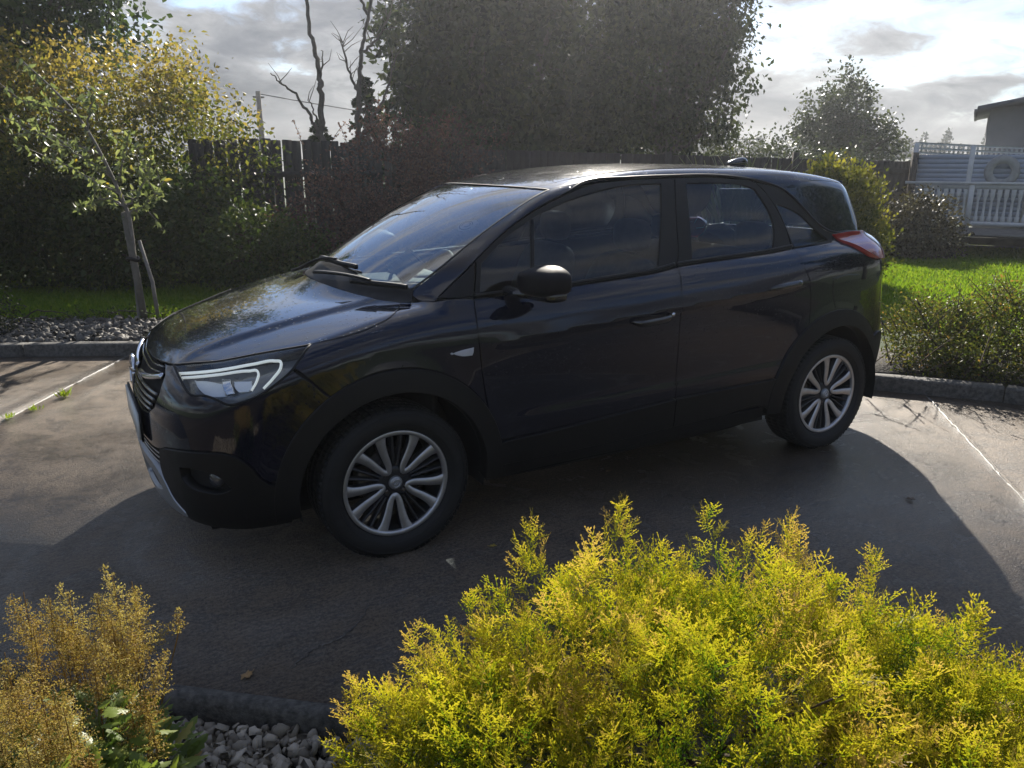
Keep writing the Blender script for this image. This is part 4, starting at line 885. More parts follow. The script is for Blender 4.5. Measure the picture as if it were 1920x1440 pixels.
g = G(); g.box((-.22, 0, .62), (.03, 1.5, .74)); g.obj('bulkhead', M_shell, car)
g = G(); g.box((-2.75, 0, .55), (.9, 1.06, .66)); g.obj('boot_floor', M_shell, car)
def liner(cx):
    g = G(); a = np.radians(np.linspace(-12, 192, 26)); r = RI+.004
    p0 = np.c_[cx+r*np.cos(a), np.full(26, .855), WR+r*np.sin(a)]; p1 = p0.copy(); p1[:, 1] = .50; n = 26; i = np.arange(n-1)
    c = np.array([[cx, .5, WR]]); V = np.concatenate([p0, p1, c]); g.put(V, np.stack([i, i+1, n+i+1, n+i], 1), [[n+j, n+j+1, 2*n] for j in range(n-1)])
    o = g.obj('wheel_liner', M_shell, car); mir(o, car)
liner(0); liner(WB)
# door handles
def handle(x, z, par, slope):
    u = np.array([-math.cos(slope), 0, math.sin(slope)]); pts = [np.array([x, .86, z])+u*t for t in (-.115, -.07, 0, .07, .115)]
    cup = [np.array([x-.01, .86, z])+np.array([-.062*math.cos(a), 0, .052*math.sin(a)]) for a in np.radians(np.arange(0, 360, 24))]
    both(panel, 'handle_recess', cup, 'S', M_gloss, pars=par, off=.0015, sp=.014, depth=.004, shape=lambda p: -.012*np.clip(1-(((p[:, 0]-x+.01)/.062)**2+((p[:, 2]-z)/.052)**2), 0, 1))
    p, n = surf_line(pts, 'S', 0, .01); q = np.linspace(-1, 1, len(p)); lift = .036*(1-np.abs(q)**6)+.004; p = p+n*lift[:, None]
    both(strip, 'door_handle', None, 'S', .032, .011, M_gloss, pars=par, V_=(p, n))
handle(-1.275, .890, fd, .05); handle(-2.145, .972, rd, .07)
g = G(); g.lathe([(0, .004), (.009, .003), (.010, 0)], 'y', 14); lk = g.obj('lock_cylinder', M_chrome, fd[0]); lk.location = (-1.385, .868+.030, .900)
# door mirrors
def superq(c, s, e=.55, nu=28, nv=18, fn=None):
    u = np.linspace(0, 2*np.pi, nu, endpoint=False); v = np.linspace(-np.pi/2, np.pi/2, nv)
    sg = lambda a, p: np.sign(a)*np.abs(a)**p
    X = np.outer(sg(np.cos(v), e), sg(np.cos(u), e)); Y = np.outer(sg(np.cos(v), e), sg(np.sin(u), e)); Z = np.outer(sg(np.sin(v), e), np.ones(nu))
    V = np.stack([X, Y, Z], -1).reshape(-1, 3)
    if fn: V = fn(V)
    V = V*np.array(s)+np.array(c); i = np.arange(nv-1)[:, None]*nu; j = np.arange(nu)[None]; j2 = (j+1) % nu
    return V, np.stack([i+j, i+j2, i+nu+j2, i+nu+j], -1).reshape(-1, 4)
def mshape(V):
    V = V.copy(); V[:, 2] *= 1-.34*np.clip(V[:, 1], 0, 1)**2; V[:, 0] *= 1-.18*np.clip(V[:, 1], -1, 1); V[:, 2] = np.where(V[:, 2] > 0, V[:, 2]*(1-.30*np.clip(-V[:, 1], 0, 1)-.28*np.clip(V[:, 0], 0, 1)), V[:, 2]*.9)
    V[:, 0] += .18*(1-V[:, 1]**2); return V
for sgn, par in ((1, fd[0]), (-1, fd[1])):
    f = np.array([1, sgn, 1])
    V, Q = superq((-.640, .965, 1.120), (.080, .122, .068), .5, fn=mshape)
    mo = add('door_mirror', V*f, Q if sgn > 0 else Q[:, ::-1], M_satin, par, smooth=True)
    V, Q = superq((-.640, .958, 1.068), (.058, .108, .030), .6); add('mirror_base', V*f, Q if sgn > 0 else Q[:, ::-1], M_gloss, par, smooth=True)
    g = G(); g.tube(np.array([(-.565, .76, 1.058), (-.59, .82, 1.052), (-.625, .90, 1.060)])*f, [.040, .032, .036], 10, flat=.6); g.obj('mirror_stalk', M_gloss, par, smooth=True)
    V, Q = superq((-.704, .960, 1.118), (.004, .085, .050), .6); add('mirror_glass', V*f, Q if sgn > 0 else Q[:, ::-1], M_chrome, par, smooth=True)
# wipers, antenna
def wiper(pts, arm):
    p, n = surf_line(pts, 'T', .014, .02); a, an = surf_line(arm, 'T', .026, .02)
    g = G(); g.tube(p, .009, 6, flat=1.4); w = g.obj('wiper', M_plast, car, smooth=True)
    g = G(); g.tube(a, np.linspace(.013, .008, len(a)), 6, flat=.7); g.obj('wiper_arm', M_plast, w, smooth=True)
wiper([(-.180, .60, 1), (-.125, .51, 1), (-.07, .41, 1), (-.03, .32, 1)], [(.035, .02, 1), (.005, .15, 1), (-.04, .30, 1), (-.085, .43, 1)])
wiper([(-.085, .25, 1), (-.06, .12, 1), (-.055, -.05, 1), (-.07, -.25, 1)], [(.03, -.42, 1), (.0, -.30, 1), (-.045, -.12, 1), (-.062, .05, 1)])
g = G(); V, Q = superq((-2.62, 0, 1.578), (.085, .024, .030), .9, fn=lambda V: V*np.c_[np.ones(len(V)), np.ones(len(V)), np.where(V[:, 2] > 0, 1.0-.55*V[:, 0], 1)])
g.put(V, Q); g.obj('roof_antenna', M_gloss, car, smooth=True)
# wheels
def tyre_geo():
    w = .107; pr = [(.228, .080), (.238, .092), (.262, .104), (.285, .106), (.302, .101), (.313, .092), (.3195, .080), (.322, .060)]
    full = pr+[(.323, .03), (.323, 0)]; full = full+[(r, -h) for r, h in full[::-1][1:]]
    g = G(); g.lathe(full, 'y', 72)
    k = 72                                          # tread blocks: shallow grooves as rings + cross cuts
    a = np.arange(72)*2*np.pi/72
    for y0, y1 in ((-.088, -.05), (-.044, -.006), (.006, .044), (.05, .088)):
        for q in range(72):
            a0, a1 = a[q], a[q]+2*np.pi/72*.82; rr = .3268 if max(abs(y0), abs(y1)) < .06 else .325
            V = [(r*math.cos(x), y, r*math.sin(x)) for r in (.318, rr) for x, y in ((a0, y0), (a1, y0+.004), (a1, y1+.004), (a0, y1))]
            g.put(V, [[4, 5, 6, 7], [0, 1, 5, 4], [1, 2, 6, 5], [2, 3, 7, 6], [3, 0, 4, 7]])
    for r in (.252, .296): g.lathe([(r, .098 if r < .26 else .1045), (r+.002, .1075 if r > .26 else .1025), (r+.004, .1035 if r > .26 else .1035)], 'y', 72)
    return g.mesh('tyre', M_rubber, smooth=True)
def ribbon(path, wid, ytop, thick, name):
    """machined bar: path (n,2) in the wheel plane, width, front height"""
    P = np.asarray(path, float); t = np.gradient(P, axis=0); t /= np.linalg.norm(t, axis=1, keepdims=True); s = np.c_[-t[:, 1], t[:, 0]]; n = len(P)
    wid = np.asarray(wid)[:, None]/2; yt = np.asarray(ytop)
    L, Rr = P-s*wid, P+s*wid; Lb, Rb = P-s*(wid+.004), P+s*(wid+.004)
    V = np.concatenate([np.c_[q[:, 0], y, q[:, 1]] for q, y in ((L, yt), (Rr, yt), (Lb, yt-.004), (Rb, yt-.004), (Lb, yt-thick), (Rb, yt-thick))])
    i = np.arange(n-1); q = lambda a, b: np.stack([a*n+i, a*n+i+1, b*n+i+1, b*n+i], 1)
    return V, [q(1, 0)[:, ::-1], q(2, 0), q(1, 3), q(4, 2), q(3, 5)]
tyre_me = tyre_geo()
def pol(r, a): return (r*math.cos(a), r*math.sin(a))
def build_wheel(name, cx, sgn, rot, label=None):
    g = G(); g.lathe([(.2285, .0895), (.232, .086), (.2335, .080), (.230, .074), (.218, .06), (.206, .03), (.200, -.03), (.205, -.085), (.222, -.095)], 'y', 64)
    rim = g.obj(name, M_alud, car, smooth=True); rim.location = (cx, sgn*.757, WR); rim.rotation_euler = (0, rot, 0 if sgn > 0 else math.pi)
    link('tyre', tyre_me, rim)
    g = G(); g.lathe([(.2085, .074), (.2105, .0862), (.2165, .0892), (.2265, .0895), (.2300, .0875)], 'y', 72); g.obj('rim_lip', M_alu, rim, smooth=True)
    for k in range(5):
        th = -math.pi/2+k*2*math.pi/5
        rs = [.216, .19, .16, .13, .105, .085, .068, .058]; hf = [15.5, 14.2, 13.3, 13.0, 13.2, 13.0, 10.5, 5.5]
        pth = [pol(r, th-math.radians(h)) for r, h in zip(rs, hf)]+[pol(.0545, th)]+[pol(r, th+math.radians(h)) for r, h in zip(rs[::-1], hf[::-1])]
        wd = [.043, .033, .028, .0245, .022, .0195, .017, .0155]; wd = wd+[.0145]+wd[::-1]
        yt = [.0835, .083, .081, .079, .077, .0755, .0745, .074]; yt = yt+[.074]+yt[::-1]
        p2 = resample(np.c_[np.array(ccr(pth, 4)), ccr(np.c_[wd, yt], 4)], .006)
        V, F = ribbon(p2[:, :2], p2[:, 2], p2[:, 3], .036, 'spoke')
        add('spoke', V, F, [M_alu, M_alud], rim, midx=np.concatenate([np.full(len(F[0]), 0)]+[np.full(len(f), 1 if j > 1 else 0) for j, f in enumerate(F[1:])]))
        t2 = th+math.pi/5
        for s2 in (-1, 1):                          # thin dark spokes with a machined edge
            rr = np.linspace(.072, .216, 9); an = t2+s2*np.radians(np.linspace(5.5, 6.2, 9)); pth = np.c_[rr*np.cos(an), rr*np.sin(an)]
            V, F = ribbon(pth, np.full(9, .0028), np.linspace(.068, .075, 9), .034, 'thin_spoke')
            add('thin_spoke', V, F, [M_alu, M_alud], rim, midx=np.concatenate([np.full(len(f), 1) for f in F]))
    g = G(); g.lathe([(0, .066), (.03, .066), (.056, .064), (.074, .058), (.082, .040), (.084, .02)], 'y', 40); g.obj('hub', M_alud, rim, smooth=True)
    g = G(); g.lathe([(0, .0815), (.018, .0812), (.025, .079), (.0285, .074), (.029, .06)], 'y', 32); cap = g.obj('centre_cap', M_silver, rim, smooth=True)
    em = emblem('emblem', .0165, M_chrome, rim, (0, .0825, 0), (0, 0, R_(90)))
    for k in range(4):
        a = math.pi/4+k*math.pi/2
        g = G(); g.lathe([(0, .071), (.0085, .071), (.0095, .068), (.0095, .058)], 'y', 6, (.052*math.cos(a), 0, .052*math.sin(a))); g.obj('wheel_bolt', M_iron, rim)
        g = G(); g.lathe([(.0105, .060), (.0145, .0665), (.0165, .0655), (.017, .060)], 'y', 18, (.052*math.cos(a), 0, .052*math.sin(a))); g.obj('bolt_seat', M_alud, rim, smooth=True)
    g = G(); g.tube([(-.10, .052, -.172), (-.104, .072, -.178)], .004, 8); g.obj('valve', M_chrome, rim)
    # brake
    g = G(); g.lathe([(.05, .03), (.062, .03), (.062, .012), (.132, .012), (.133, -.01), (.06, -.01)], 'y', 48); b = g.obj('brake_disc', M_iron, car, smooth=False); b.location = (cx, sgn*.757, WR); b.rotation_euler = (0, 0, 0 if sgn > 0 else math.pi)
    g = G(); V, Q = superq((.118 if sgn > 0 else -.118, .005, .01), (.035, .036, .062), .5); g.put(V, Q); b2 = g.obj('brake_caliper', M_iron, car, smooth=True); b2.location = (cx, sgn*.757, WR); b2.rotation_euler = (0, 0, 0 if sgn > 0 else math.pi)
    return rim
build_wheel('front_wheel', 0, 1, R_(-4)); build_wheel('rear_wheel', WB, 1, R_(28)); build_wheel('front_wheel', 0, -1, .3); build_wheel('rear_wheel', WB, -1, .9)
# cabin
def seat(x, y, z0, name='seat', hr=True):
    g = G(); V, Q = superq((x-.02, y, z0+.12), (.26, .24, .09), .5); g.put(V, Q); st = g.obj(name, M_cabin, car, smooth=True)
    V, Q = superq((0, 0, 0), (.075, .255, .32), .5); a = R_(-20); c, s_ = math.cos(a), math.sin(a); V = V@np.array([[c, 0, -s_], [0, 1, 0], [s_, 0, c]])+np.array([x-.33, y, z0+.46])
    add('backrest', V, Q, M_cabin, st, smooth=True)
    if hr:
        V, Q = superq((x-.455, y, z0+.86), (.05, .13, .085), .6); add('headrest', V, Q, M_cabin, st, smooth=True)
seat(-1.08, .37, .36); seat(-1.08, -.37, .36)
g = G(); V, Q = superq((-1.98, 0, .50), (.27, .62, .10), .4); g.put(V, Q); bn = g.obj('rear_bench', M_cabin, car, smooth=True)
V, Q = superq((0, 0, 0), (.08, .60, .30), .4); a = R_(-22); c, s_ = math.cos(a), math.sin(a); add('backrest', V@np.array([[c, 0, -s_], [0, 1, 0], [s_, 0, c]])+np.array([-2.30, 0, .82]), Q, M_cabin, bn, smooth=True)
for y in (-.38, .38):
    V, Q = superq((-2.40, y, 1.18), (.045, .12, .08), .6); add('headrest', V, Q, M_cabin, bn, smooth=True)
g = G(); V, Q = superq((-.40, 0, .86), (.30, .70, .14), .45); g.put(V, Q); ds = g.obj('dashboard', M_dash, car, smooth=True)
g = G(); V, Q = superq((-.60, -.37, .985), (.10, .20, .035), .6); g.put(V, Q); g.obj('instrument_binnacle', M_dash, ds, smooth=True)
g = G(); a = np.linspace(0, 2*np.pi, 40); ring = np.c_[0*a, .185*np.cos(a), .185*np.sin(a)]; tl_ = R_(-24); c, s_ = math.cos(tl_), math.sin(tl_)
ring = ring@np.array([[c, 0, -s_], [0, 1, 0], [s_, 0, c]])+np.array([-.74, -.37, .93]); g.tube(ring, .016, 8)
g.tube([(-.74, -.53, .92), (-.72, -.37, .92), (-.74, -.21, .92)], .018, 6); g.obj('steering_wheel', M_dash, car, smooth=True)
# paper disc and permit at the foot of the windscreen, round sticker higher up
M_paper = simple('paper', (.62, .66, .62), .7, var=.08, bump=0); M_ink = simple('printed_ink', (.10, .16, .22), .7, bump=0)
def onws(pts, off): return press(np.array(pts, float), 'T', -1.9+3.4) if False else surf_line([(p[0], p[1], 1.2) for p in pts], 'T', off, .01)[0]
def wsquad(name, x0, x1, y0, y1, off, mat, par):
    uv = np.array([(x, y) for y in np.linspace(y0, y1, 5) for x in np.linspace(x0, x1, 5)]); p = press(uv, 'T', 1.75); p += grad(p)*off
    Q = [[i*5+j, i*5+j+1, (i+1)*5+j+1, (i+1)*5+j] for i in range(4) for j in range(4)]; return add(name, p, np.array(Q), mat, par)
pp_ = wsquad('permit', -.29, -.175, .35, .55, -.012, M_paper, ws)
for q in range(3): wsquad('print_line', -.28+.022*q, -.276+.022*q, .37, .50-.04*q, -.0105, M_ink, ws)
wsquad('print_block', -.215, -.19, .37, .44, -.0105, M_ink, ws); wsquad('print_block', -.22, -.185, .47, .535, -.0105, M_ink, ws)
M_stick = simple('sticker_pale', (.45, .52, .60), .6, var=.05, bump=0); M_stick2 = simple('sticker_blue', (.10, .18, .30), .6, bump=0)
def wsdisc(name, cx, cy, r0, r1, a0, a1, off, mat, n=28):
    a = np.linspace(a0, a1, n); uv = np.concatenate([np.c_[cx+r0*.85*np.cos(a), cy+r0*np.sin(a)], np.c_[cx+r1*.85*np.cos(a), cy+r1*np.sin(a)]]); p = press(uv, 'T', 1.75); p += grad(p)*off
    i = np.arange(n-1); return add(name, p, np.stack([i, i+1, n+i+1, n+i], 1), mat, ws)
wsdisc('sticker', -.526, .464, 0.0, .052, 0, 2*np.pi, -.010, M_stick)
for q in range(3): wsdisc('sticker_swirl', -.526, .464, .014+.011*q, .020+.011*q, 2.1*q, 2.1*q+3.6, -.0085, M_stick2)

# ================================================================== PLANTS
def unit(v): return v/np.maximum(np.linalg.norm(v, axis=-1, keepdims=True), 1e-9)
LEAF4 = (np.array([(0, 0, 0), (.45, -.30, .07), (1, 0, -.08), (.45, .30, .07)]), np.array([[0, 1, 2], [0, 2, 3]]))
LEAF8 = (np.array([(0, 0, 0), (.28, -.27, .05), (.65, -.24, .05), (1, 0, -.10), (.65, .24, .05), (.28, .27, .05), (.45, 0, -.02)]),
         np.array([[0, 1, 6], [1, 2, 6], [2, 3, 6], [3, 4, 6], [4, 5, 6], [5, 0, 6]]))
LEAF6N = (LEAF8[0]*np.array([1, .72, 1.3]), LEAF8[1])
NEED = (np.array([(0, 0, 0), (.5, -.09, .03), (1, 0, 0), (.5, .09, .03)]), np.array([[0, 1, 2], [0, 2, 3]]))
def place(tmpl, pos, dirs, size, rng, up=None):
    """copies of a small leaf: V (n*k,3), T"""
    t, tri = tmpl; n = len(pos); a = unit(dirs); r = rng.normal(size=(n, 3)) if up is None else up+rng.normal(0, .35, (n, 3))
    b = unit(np.cross(a, r)); c = np.cross(a, b); s = np.broadcast_to(size, (n,))[:, None, None]
    V = pos[:, None]+s*(t[None, :, :1]*a[:, None]+t[None, :, 1:2]*b[:, None]+t[None, :, 2:]*c[:, None])
    T = (np.arange(n)[:, None, None]*len(t)+tri[None]).reshape(-1, 3); return V.reshape(-1, 3), T, len(t)
def clumps(blobs, n, rng, lo=.55, rag=0):
    if rag:
        ex = []
        for b in blobs:
            for _ in range(rag):
                d = unit(rng.normal(size=3)); k = .18+.22*rng.random(); ex.append((*(np.array(b[:3])+d*np.array(b[3:])*(.88+.22*rng.random())), b[3]*k, b[4]*k, b[5]*k*1.2))
        blobs = list(blobs)+[e for e in ex]+[e for e in ex if rng.random() < .5]
    w = np.array([b[3]*b[4]*b[5] for b in blobs]); k = rng.choice(len(blobs), n, p=w/w.sum()); B = np.array(blobs)[k]
    d = unit(rng.normal(size=(n, 3))); r = lo+(1-lo)*rng.random(n)**.6
    lump = 1+.16*np.sin(d[:, 0]*5+k)*np.cos(d[:, 1]*4+2*k)+.10*np.sin(d[:, 2]*9+d[:, 0]*7)
    return B[:, :3]+d*B[:, 3:6]*(r*lump)[:, None], d
def foliage(name, blobs, nclump, per, cr, size, mat, parent, rng, tmpl=LEAF4, droop=.3, tintf=None, lo=.55, out=.6, zmin=.02, flat=1.0, up=None, base=None, rag=0):
    c, d = clumps(blobs, nclump, rng, lo, rag); n = nclump*per
    pos = np.repeat(c, per, 0)+rng.normal(0, 1, (n, 3))*cr*np.array([1, 1, flat]); od = np.repeat(d, per, 0)
    dirs = od*out+rng.normal(0, .7, (n, 3))+np.array([0, 0, -droop]); ok = pos[:, 2] > zmin; pos, dirs = pos[ok], dirs[ok]
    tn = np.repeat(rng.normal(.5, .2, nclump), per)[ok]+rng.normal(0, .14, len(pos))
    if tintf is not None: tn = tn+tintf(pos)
    if base is not None: pos = pos-np.array(base)
    V, T, k = place(tmpl, pos, dirs, size*(.6+.8*rng.random(len(pos))), rng, up)
    return add(name, V, T, mat, parent, tint=np.repeat(np.clip(tn, 0, 1), k)), c
def limbs(name, base, targets, r0, mat, parent, rng, n=14, trunk_h=.4, lean=(0, 0), off=None, k=6, tr=.010):
    g = G(); base = np.array(base, float); off = base if off is None else np.array(off)
    top = base+np.array([lean[0], lean[1], trunk_h]); g.tube(np.array([base-np.array([0, 0, .1]), base*.5+top*.5+rng.normal(0, r0*.3, 3), top])-off, [r0*1.15, r0, r0*.85], 8)
    for i in rng.choice(len(targets), min(n, len(targets)), replace=False):
        e = targets[i]; L = np.linalg.norm(e-top); m = top*.55+e*.45+np.array([0, 0, .12*L])+rng.normal(0, .08*L, 3)
        P = ccr([top-np.array([0, 0, .08]), m, e], 5)+np.concatenate([[np.zeros(3)], rng.normal(0, .015*L, (9, 3)), [np.zeros(3)]])
        g.tube(P-off, np.linspace(r0*.5, tr, len(P)), k)
    return g.obj(name, mat, parent, smooth=True)
M_bark = simple('bark_grey_brown', (.10, .085, .07), .85, var=.4, scale=12, bump=.8, bscale=60, bdist=.01)
M_barkp = simple('bark_pale', (.20, .18, .155), .8, var=.35, scale=14, bump=.6, bscale=70, bdist=.006)
M_twig = simple('twig_brown', (.07, .045, .03), .8, var=.3, scale=20, bump=0)
def shrub(name, label, cat, base, blobs, nclump, per, cr, size, mat, seed, group=None, nl=12, th=.3, r0=.03, bark=M_twig, **kw):
    rng = np.random.default_rng(seed); root = thing(name, label, cat, base, group=group)
    _, c = foliage('foliage' if cat in ('shrub', 'hedge', 'plant') else 'crown', blobs, nclump, per, cr, size, mat, root, rng, base=base, **kw)
    limbs('stem' if cat in ('shrub', 'hedge', 'plant') else 'trunk', base, c, r0, bark, root, rng, nl, th); return root

# ---- left: golden bush, dark shrubs, dark tree
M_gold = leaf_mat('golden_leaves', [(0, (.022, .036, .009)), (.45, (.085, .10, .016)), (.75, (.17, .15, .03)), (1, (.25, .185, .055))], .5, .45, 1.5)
M_darkg = leaf_mat('dark_green_leaves', [(0, (.018, .034, .010)), (.5, (.038, .064, .018)), (1, (.085, .115, .03))], .4, .4, 1.3)
M_midg = leaf_mat('mid_green_leaves', [(0, (.022, .042, .010)), (.5, (.05, .078, .017)), (1, (.11, .12, .03))], .42, .45, 1.3)
M_purp = leaf_mat('purple_leaves', [(0, (.045, .025, .030)), (.5, (.095, .048, .052)), (1, (.20, .11, .095))], .48, .5, 1.3)
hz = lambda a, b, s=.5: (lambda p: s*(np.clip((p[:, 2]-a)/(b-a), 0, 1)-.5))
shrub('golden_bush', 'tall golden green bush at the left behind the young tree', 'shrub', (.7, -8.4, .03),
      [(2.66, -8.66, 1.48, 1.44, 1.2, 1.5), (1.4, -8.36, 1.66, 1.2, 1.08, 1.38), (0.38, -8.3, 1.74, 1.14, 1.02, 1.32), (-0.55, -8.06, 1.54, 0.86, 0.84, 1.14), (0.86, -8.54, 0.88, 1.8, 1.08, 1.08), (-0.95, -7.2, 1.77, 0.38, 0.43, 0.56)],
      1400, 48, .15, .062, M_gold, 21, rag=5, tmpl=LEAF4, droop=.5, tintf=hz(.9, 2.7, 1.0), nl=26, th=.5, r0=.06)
shrub('laurel_shrub', 'dark evergreen shrub in deep shade under the golden bush, left edge', 'shrub', (1.9, -8.0, .03), [(2.2, -8.2, .75, 1.2, .6, .75), (1.1, -7.75, .62, .8, .6, .62)], 300, 30, .11, .075, M_midg, 22, nl=10)
shrub('laurel_shrub', 'dark evergreen shrub in deep shade under the golden bush, beside the green bush', 'shrub', (.1, -7.2, .03), [(.35, -7.3, .68, .85, .6, .68), (-.4, -6.95, .75, .6, .5, .75)], 300, 30, .11, .075, M_midg, 23, nl=10)
shrub('bushy_shrub', 'low green bush beneath the picket fence left of the bonnet', 'shrub', (-1.1, -6.3, .03), [(-.95, -6.3, .5, .55, .45, .55), (-1.45, -6.1, .45, .5, .4, .45)], 240, 34, .09, .055, M_midg, 24, nl=10)
shrub('broadleaf_tree', 'dark leafy tree rising at the top left corner', 'tree', (1.6, -11.6, .03), [(1.8, -11.2, 3.7, 1.9, 1.4, 1.5), (.6, -11, 3.55, 1.0, 1.0, .9), (-.1, -10.7, 3.55, .75, .7, .55), (.2, -10.8, 4.6, 1.2, .9, .8)], 360, 36, .20, .11, M_darkg, 25, nl=22, th=2.2, r0=.16, bark=M_bark, lo=.35)

# ---- young tree with stake
def young_tree():
    rng = np.random.default_rng(31); B = np.array([.47, -4.85, .05])
    root = thing('young_tree', 'young leaning fruit tree with pale bark tied to a stake', 'tree', tuple(B)); off = B
    g = G(); trunk = ccr([(.46, -4.86, 0), (.445, -4.84, .55), (.44, -4.81, .95), (.46, -4.80, 1.16), (.60, -4.80, 1.62), (.74, -4.82, 1.95), (.92, -4.82, 2.20), (1.12, -4.82, 2.42)], 6)
    g.tube(trunk-off, np.linspace(.026, .006, len(trunk)), 8)
    ends = []
    for a, pts in ((1.22, [(.49, -4.80, 1.28), (.62, -4.84, 1.36), (.86, -4.88, 1.52), (1.12, -4.9, 1.66)]), (1.4, [(.54, -4.80, 1.44), (.68, -4.72, 1.55), (.92, -4.66, 1.72), (1.2, -4.62, 1.86)]),
                   (1.2, [(.47, -4.80, 1.18), (.60, -4.86, 1.24), (.74, -4.90, 1.22), (.86, -4.92, 1.14)]), (1.2, [(.46, -4.80, 1.16), (.36, -4.76, 1.26), (.25, -4.74, 1.45), (.18, -4.72, 1.62)]),
                   (1.1, [(.455, -4.80, 1.10), (.34, -4.82, 1.15), (.24, -4.80, 1.22), (.10, -4.78, 1.40)]), (1.3, [(.52, -4.80, 1.36), (.46, -4.74, 1.5), (.40, -4.70, 1.72), (.36, -4.68, 1.86)]),
                   (1.7, [(.62, -4.80, 1.65), (.80, -4.86, 1.72), (1.05, -4.9, 1.84), (1.32, -4.95, 1.95)]), (1.8, [(.70, -4.81, 1.85), (.66, -4.75, 2.0), (.62, -4.7, 2.18)]), (1.9, [(.8, -4.81, 2.02), (1.0, -4.75, 2.05), (1.24, -4.7, 2.12)])):
        p = ccr(pts, 6); p += rng.normal(0, .008, p.shape); g.tube(p-off, np.linspace(.012, .004, len(p)), 6); ends.append(p[4:])
        for q in p[5::3]:
            e = q+rng.normal(0, .10, 3)+np.array([0, 0, .05]); tw = np.linspace(q, e, 4); g.tube(tw-off, [.004, .003, .0025, .002], 4); ends.append(tw)
    ends.append(trunk[-16:]); g.obj('trunk', M_barkp, root, smooth=True)
    pts = np.concatenate(ends); n = 900; c = pts[rng.integers(0, len(pts), n)]
    pos = c+rng.normal(0, .018, (n, 3)); dirs = rng.normal(0, .6, (n, 3))+np.array([.1, 0, -.35])
    V, T, k = place(LEAF6N, pos-off, dirs, .066*(.6+.7*rng.random(n)), rng)
    add('crown', V, T, leaf_mat('fruit_leaves', [(0, (.10, .125, .06)), (.6, (.18, .21, .10)), (.93, (.28, .29, .14)), (1, (.45, .32, .03))], .45, .3, 1.4, .6), root, tint=np.repeat(np.clip(rng.normal(.5, .22, n), 0, 1), k))
    st = thing('tree_stake', 'round weathered wooden stake beside the young tree trunk', 'stake', (.40, -4.80, .05))
    g = G(); g.tube([(.02, 0, -.1), (.045, -.02, .5), (.075, -.03, 1.06), (.078, -.03, 1.07)], [.034, .034, .033, .026], 12); g.obj('post', simple('stake_wood', (.15, .135, .105), .8, var=.4, scale=10, bump=.8, bscale=50, bdist=.008), st, smooth=True)
    g = G(); a = np.linspace(0, 6.28, 20); g.tube(np.c_[.055+.055*np.cos(a), -.03+.045*np.sin(a), .62+.012*np.sin(2*a)], .011, 6, flat=1.8); g.obj('tie_strap', M_plast, st, smooth=True)
    g = G(); g.tube([(-.10, .06, -.05), (-.085, .05, .4), (-.02, .0, .8)], [.018, .018, .015], 8); g.obj('brace', M_barkp, st, smooth=True)
young_tree()

# ---- purple shrub, bare trees, small spruces
shrub('purple_shrub', 'large purple leaved shrub behind the windscreen with arching red brown sprays', 'shrub', (-2.8, -6.2, .03),
      [(-2.1, -6.3, .75, .75, .6, .76), (-2.75, -6.15, 1.1, .8, .65, 1.0), (-3.4, -5.95, 1.05, .62, .6, 1.0), (-3.1, -6.0, .6, 1.2, .6, .6)], 560, 40, .10, .042, M_purp, 41, nl=30, th=.25, r0=.03, droop=-.1)
def sprays(name, label, base, n, length, spread, mat, seed, tilt=.5, parent=None, lsize=.03, per=26):
    rng = np.random.default_rng(seed); g = G(); P_, Dd = [], []
    for i in range(n):
        a = rng.random()*6.283; L = length*(.7+.5*rng.random()); d = np.array([math.cos(a)*spread, math.sin(a)*spread, 1]); s0 = np.array(base)+np.array([rng.normal(0, .45), rng.normal(0, .12), 0])
        q = np.linspace(0, 1, 9)[:, None]; p = s0+q*d*L-np.c_[0*q, 0*q, tilt*L*q**2.2]; g.tube(p-np.array(parent.location), np.linspace(.005, .0015, 9), 4)
        k = rng.random(per); P_.append(np.stack([np.interp(k, q[:, 0], p[:, j]) for j in range(3)], 1)+rng.normal(0, .012, (per, 3))); Dd.append(np.repeat(d[None], per, 0)+rng.normal(0, .6, (per, 3)))
    tag(g.obj('arching_stems', M_twig, parent), kind='stuff')
    pos = np.concatenate(P_)-np.array(parent.location); V, T, k = place(LEAF4, pos, np.concatenate(Dd), lsize*(.6+.8*rng.random(len(pos))), rng)
    add('spray_leaves', V, T, mat, parent, tint=np.repeat(np.clip(rng.normal(.65, .2, len(pos)), 0, 1), k))
ps = bpy.data.objects['purple_shrub']
sprays('', '', (-2.5, -6.1, 1.7), 14, .55, .5, M_purp, 42, .35, ps); sprays('', '', (-3.55, -5.85, 1.55), 22, .75, .55, M_purp, 43, .45, ps)
def bare_tree(name, label, base, trunk, branches, r0, seed, tw=10):
    rng = np.random.default_rng(seed); root = thing(name, label, 'tree', base); off = np.array(base); g = G()
    p = ccr(trunk, 8); p[1:-1] += rng.normal(0, .012, p[1:-1].shape); g.tube(p-off, np.linspace(r0, r0*.28, len(p)), 8); g.obj('trunk', M_bark, root, smooth=True)
    for pts, r in branches:
        g = G(); q = ccr(pts, 7); q[1:] += rng.normal(0, .012, q[1:].shape); g.tube(q-off, np.linspace(r, r*.25, len(q)), 6)
        for i in range(tw):
            s = q[rng.integers(3, len(q))]; L = .15+.35*rng.random(); d = unit(np.array([rng.normal(0, .6), rng.normal(0, .3), .8])); m = s+d*L*.5+rng.normal(0, .03, 3); g.tube(np.array([s, m, m+d*L*.5+rng.normal(0, .05, 3)])-off, [.008, .006, .003], 4)
        g.obj('branch', M_bark, root, smooth=True)
    return root
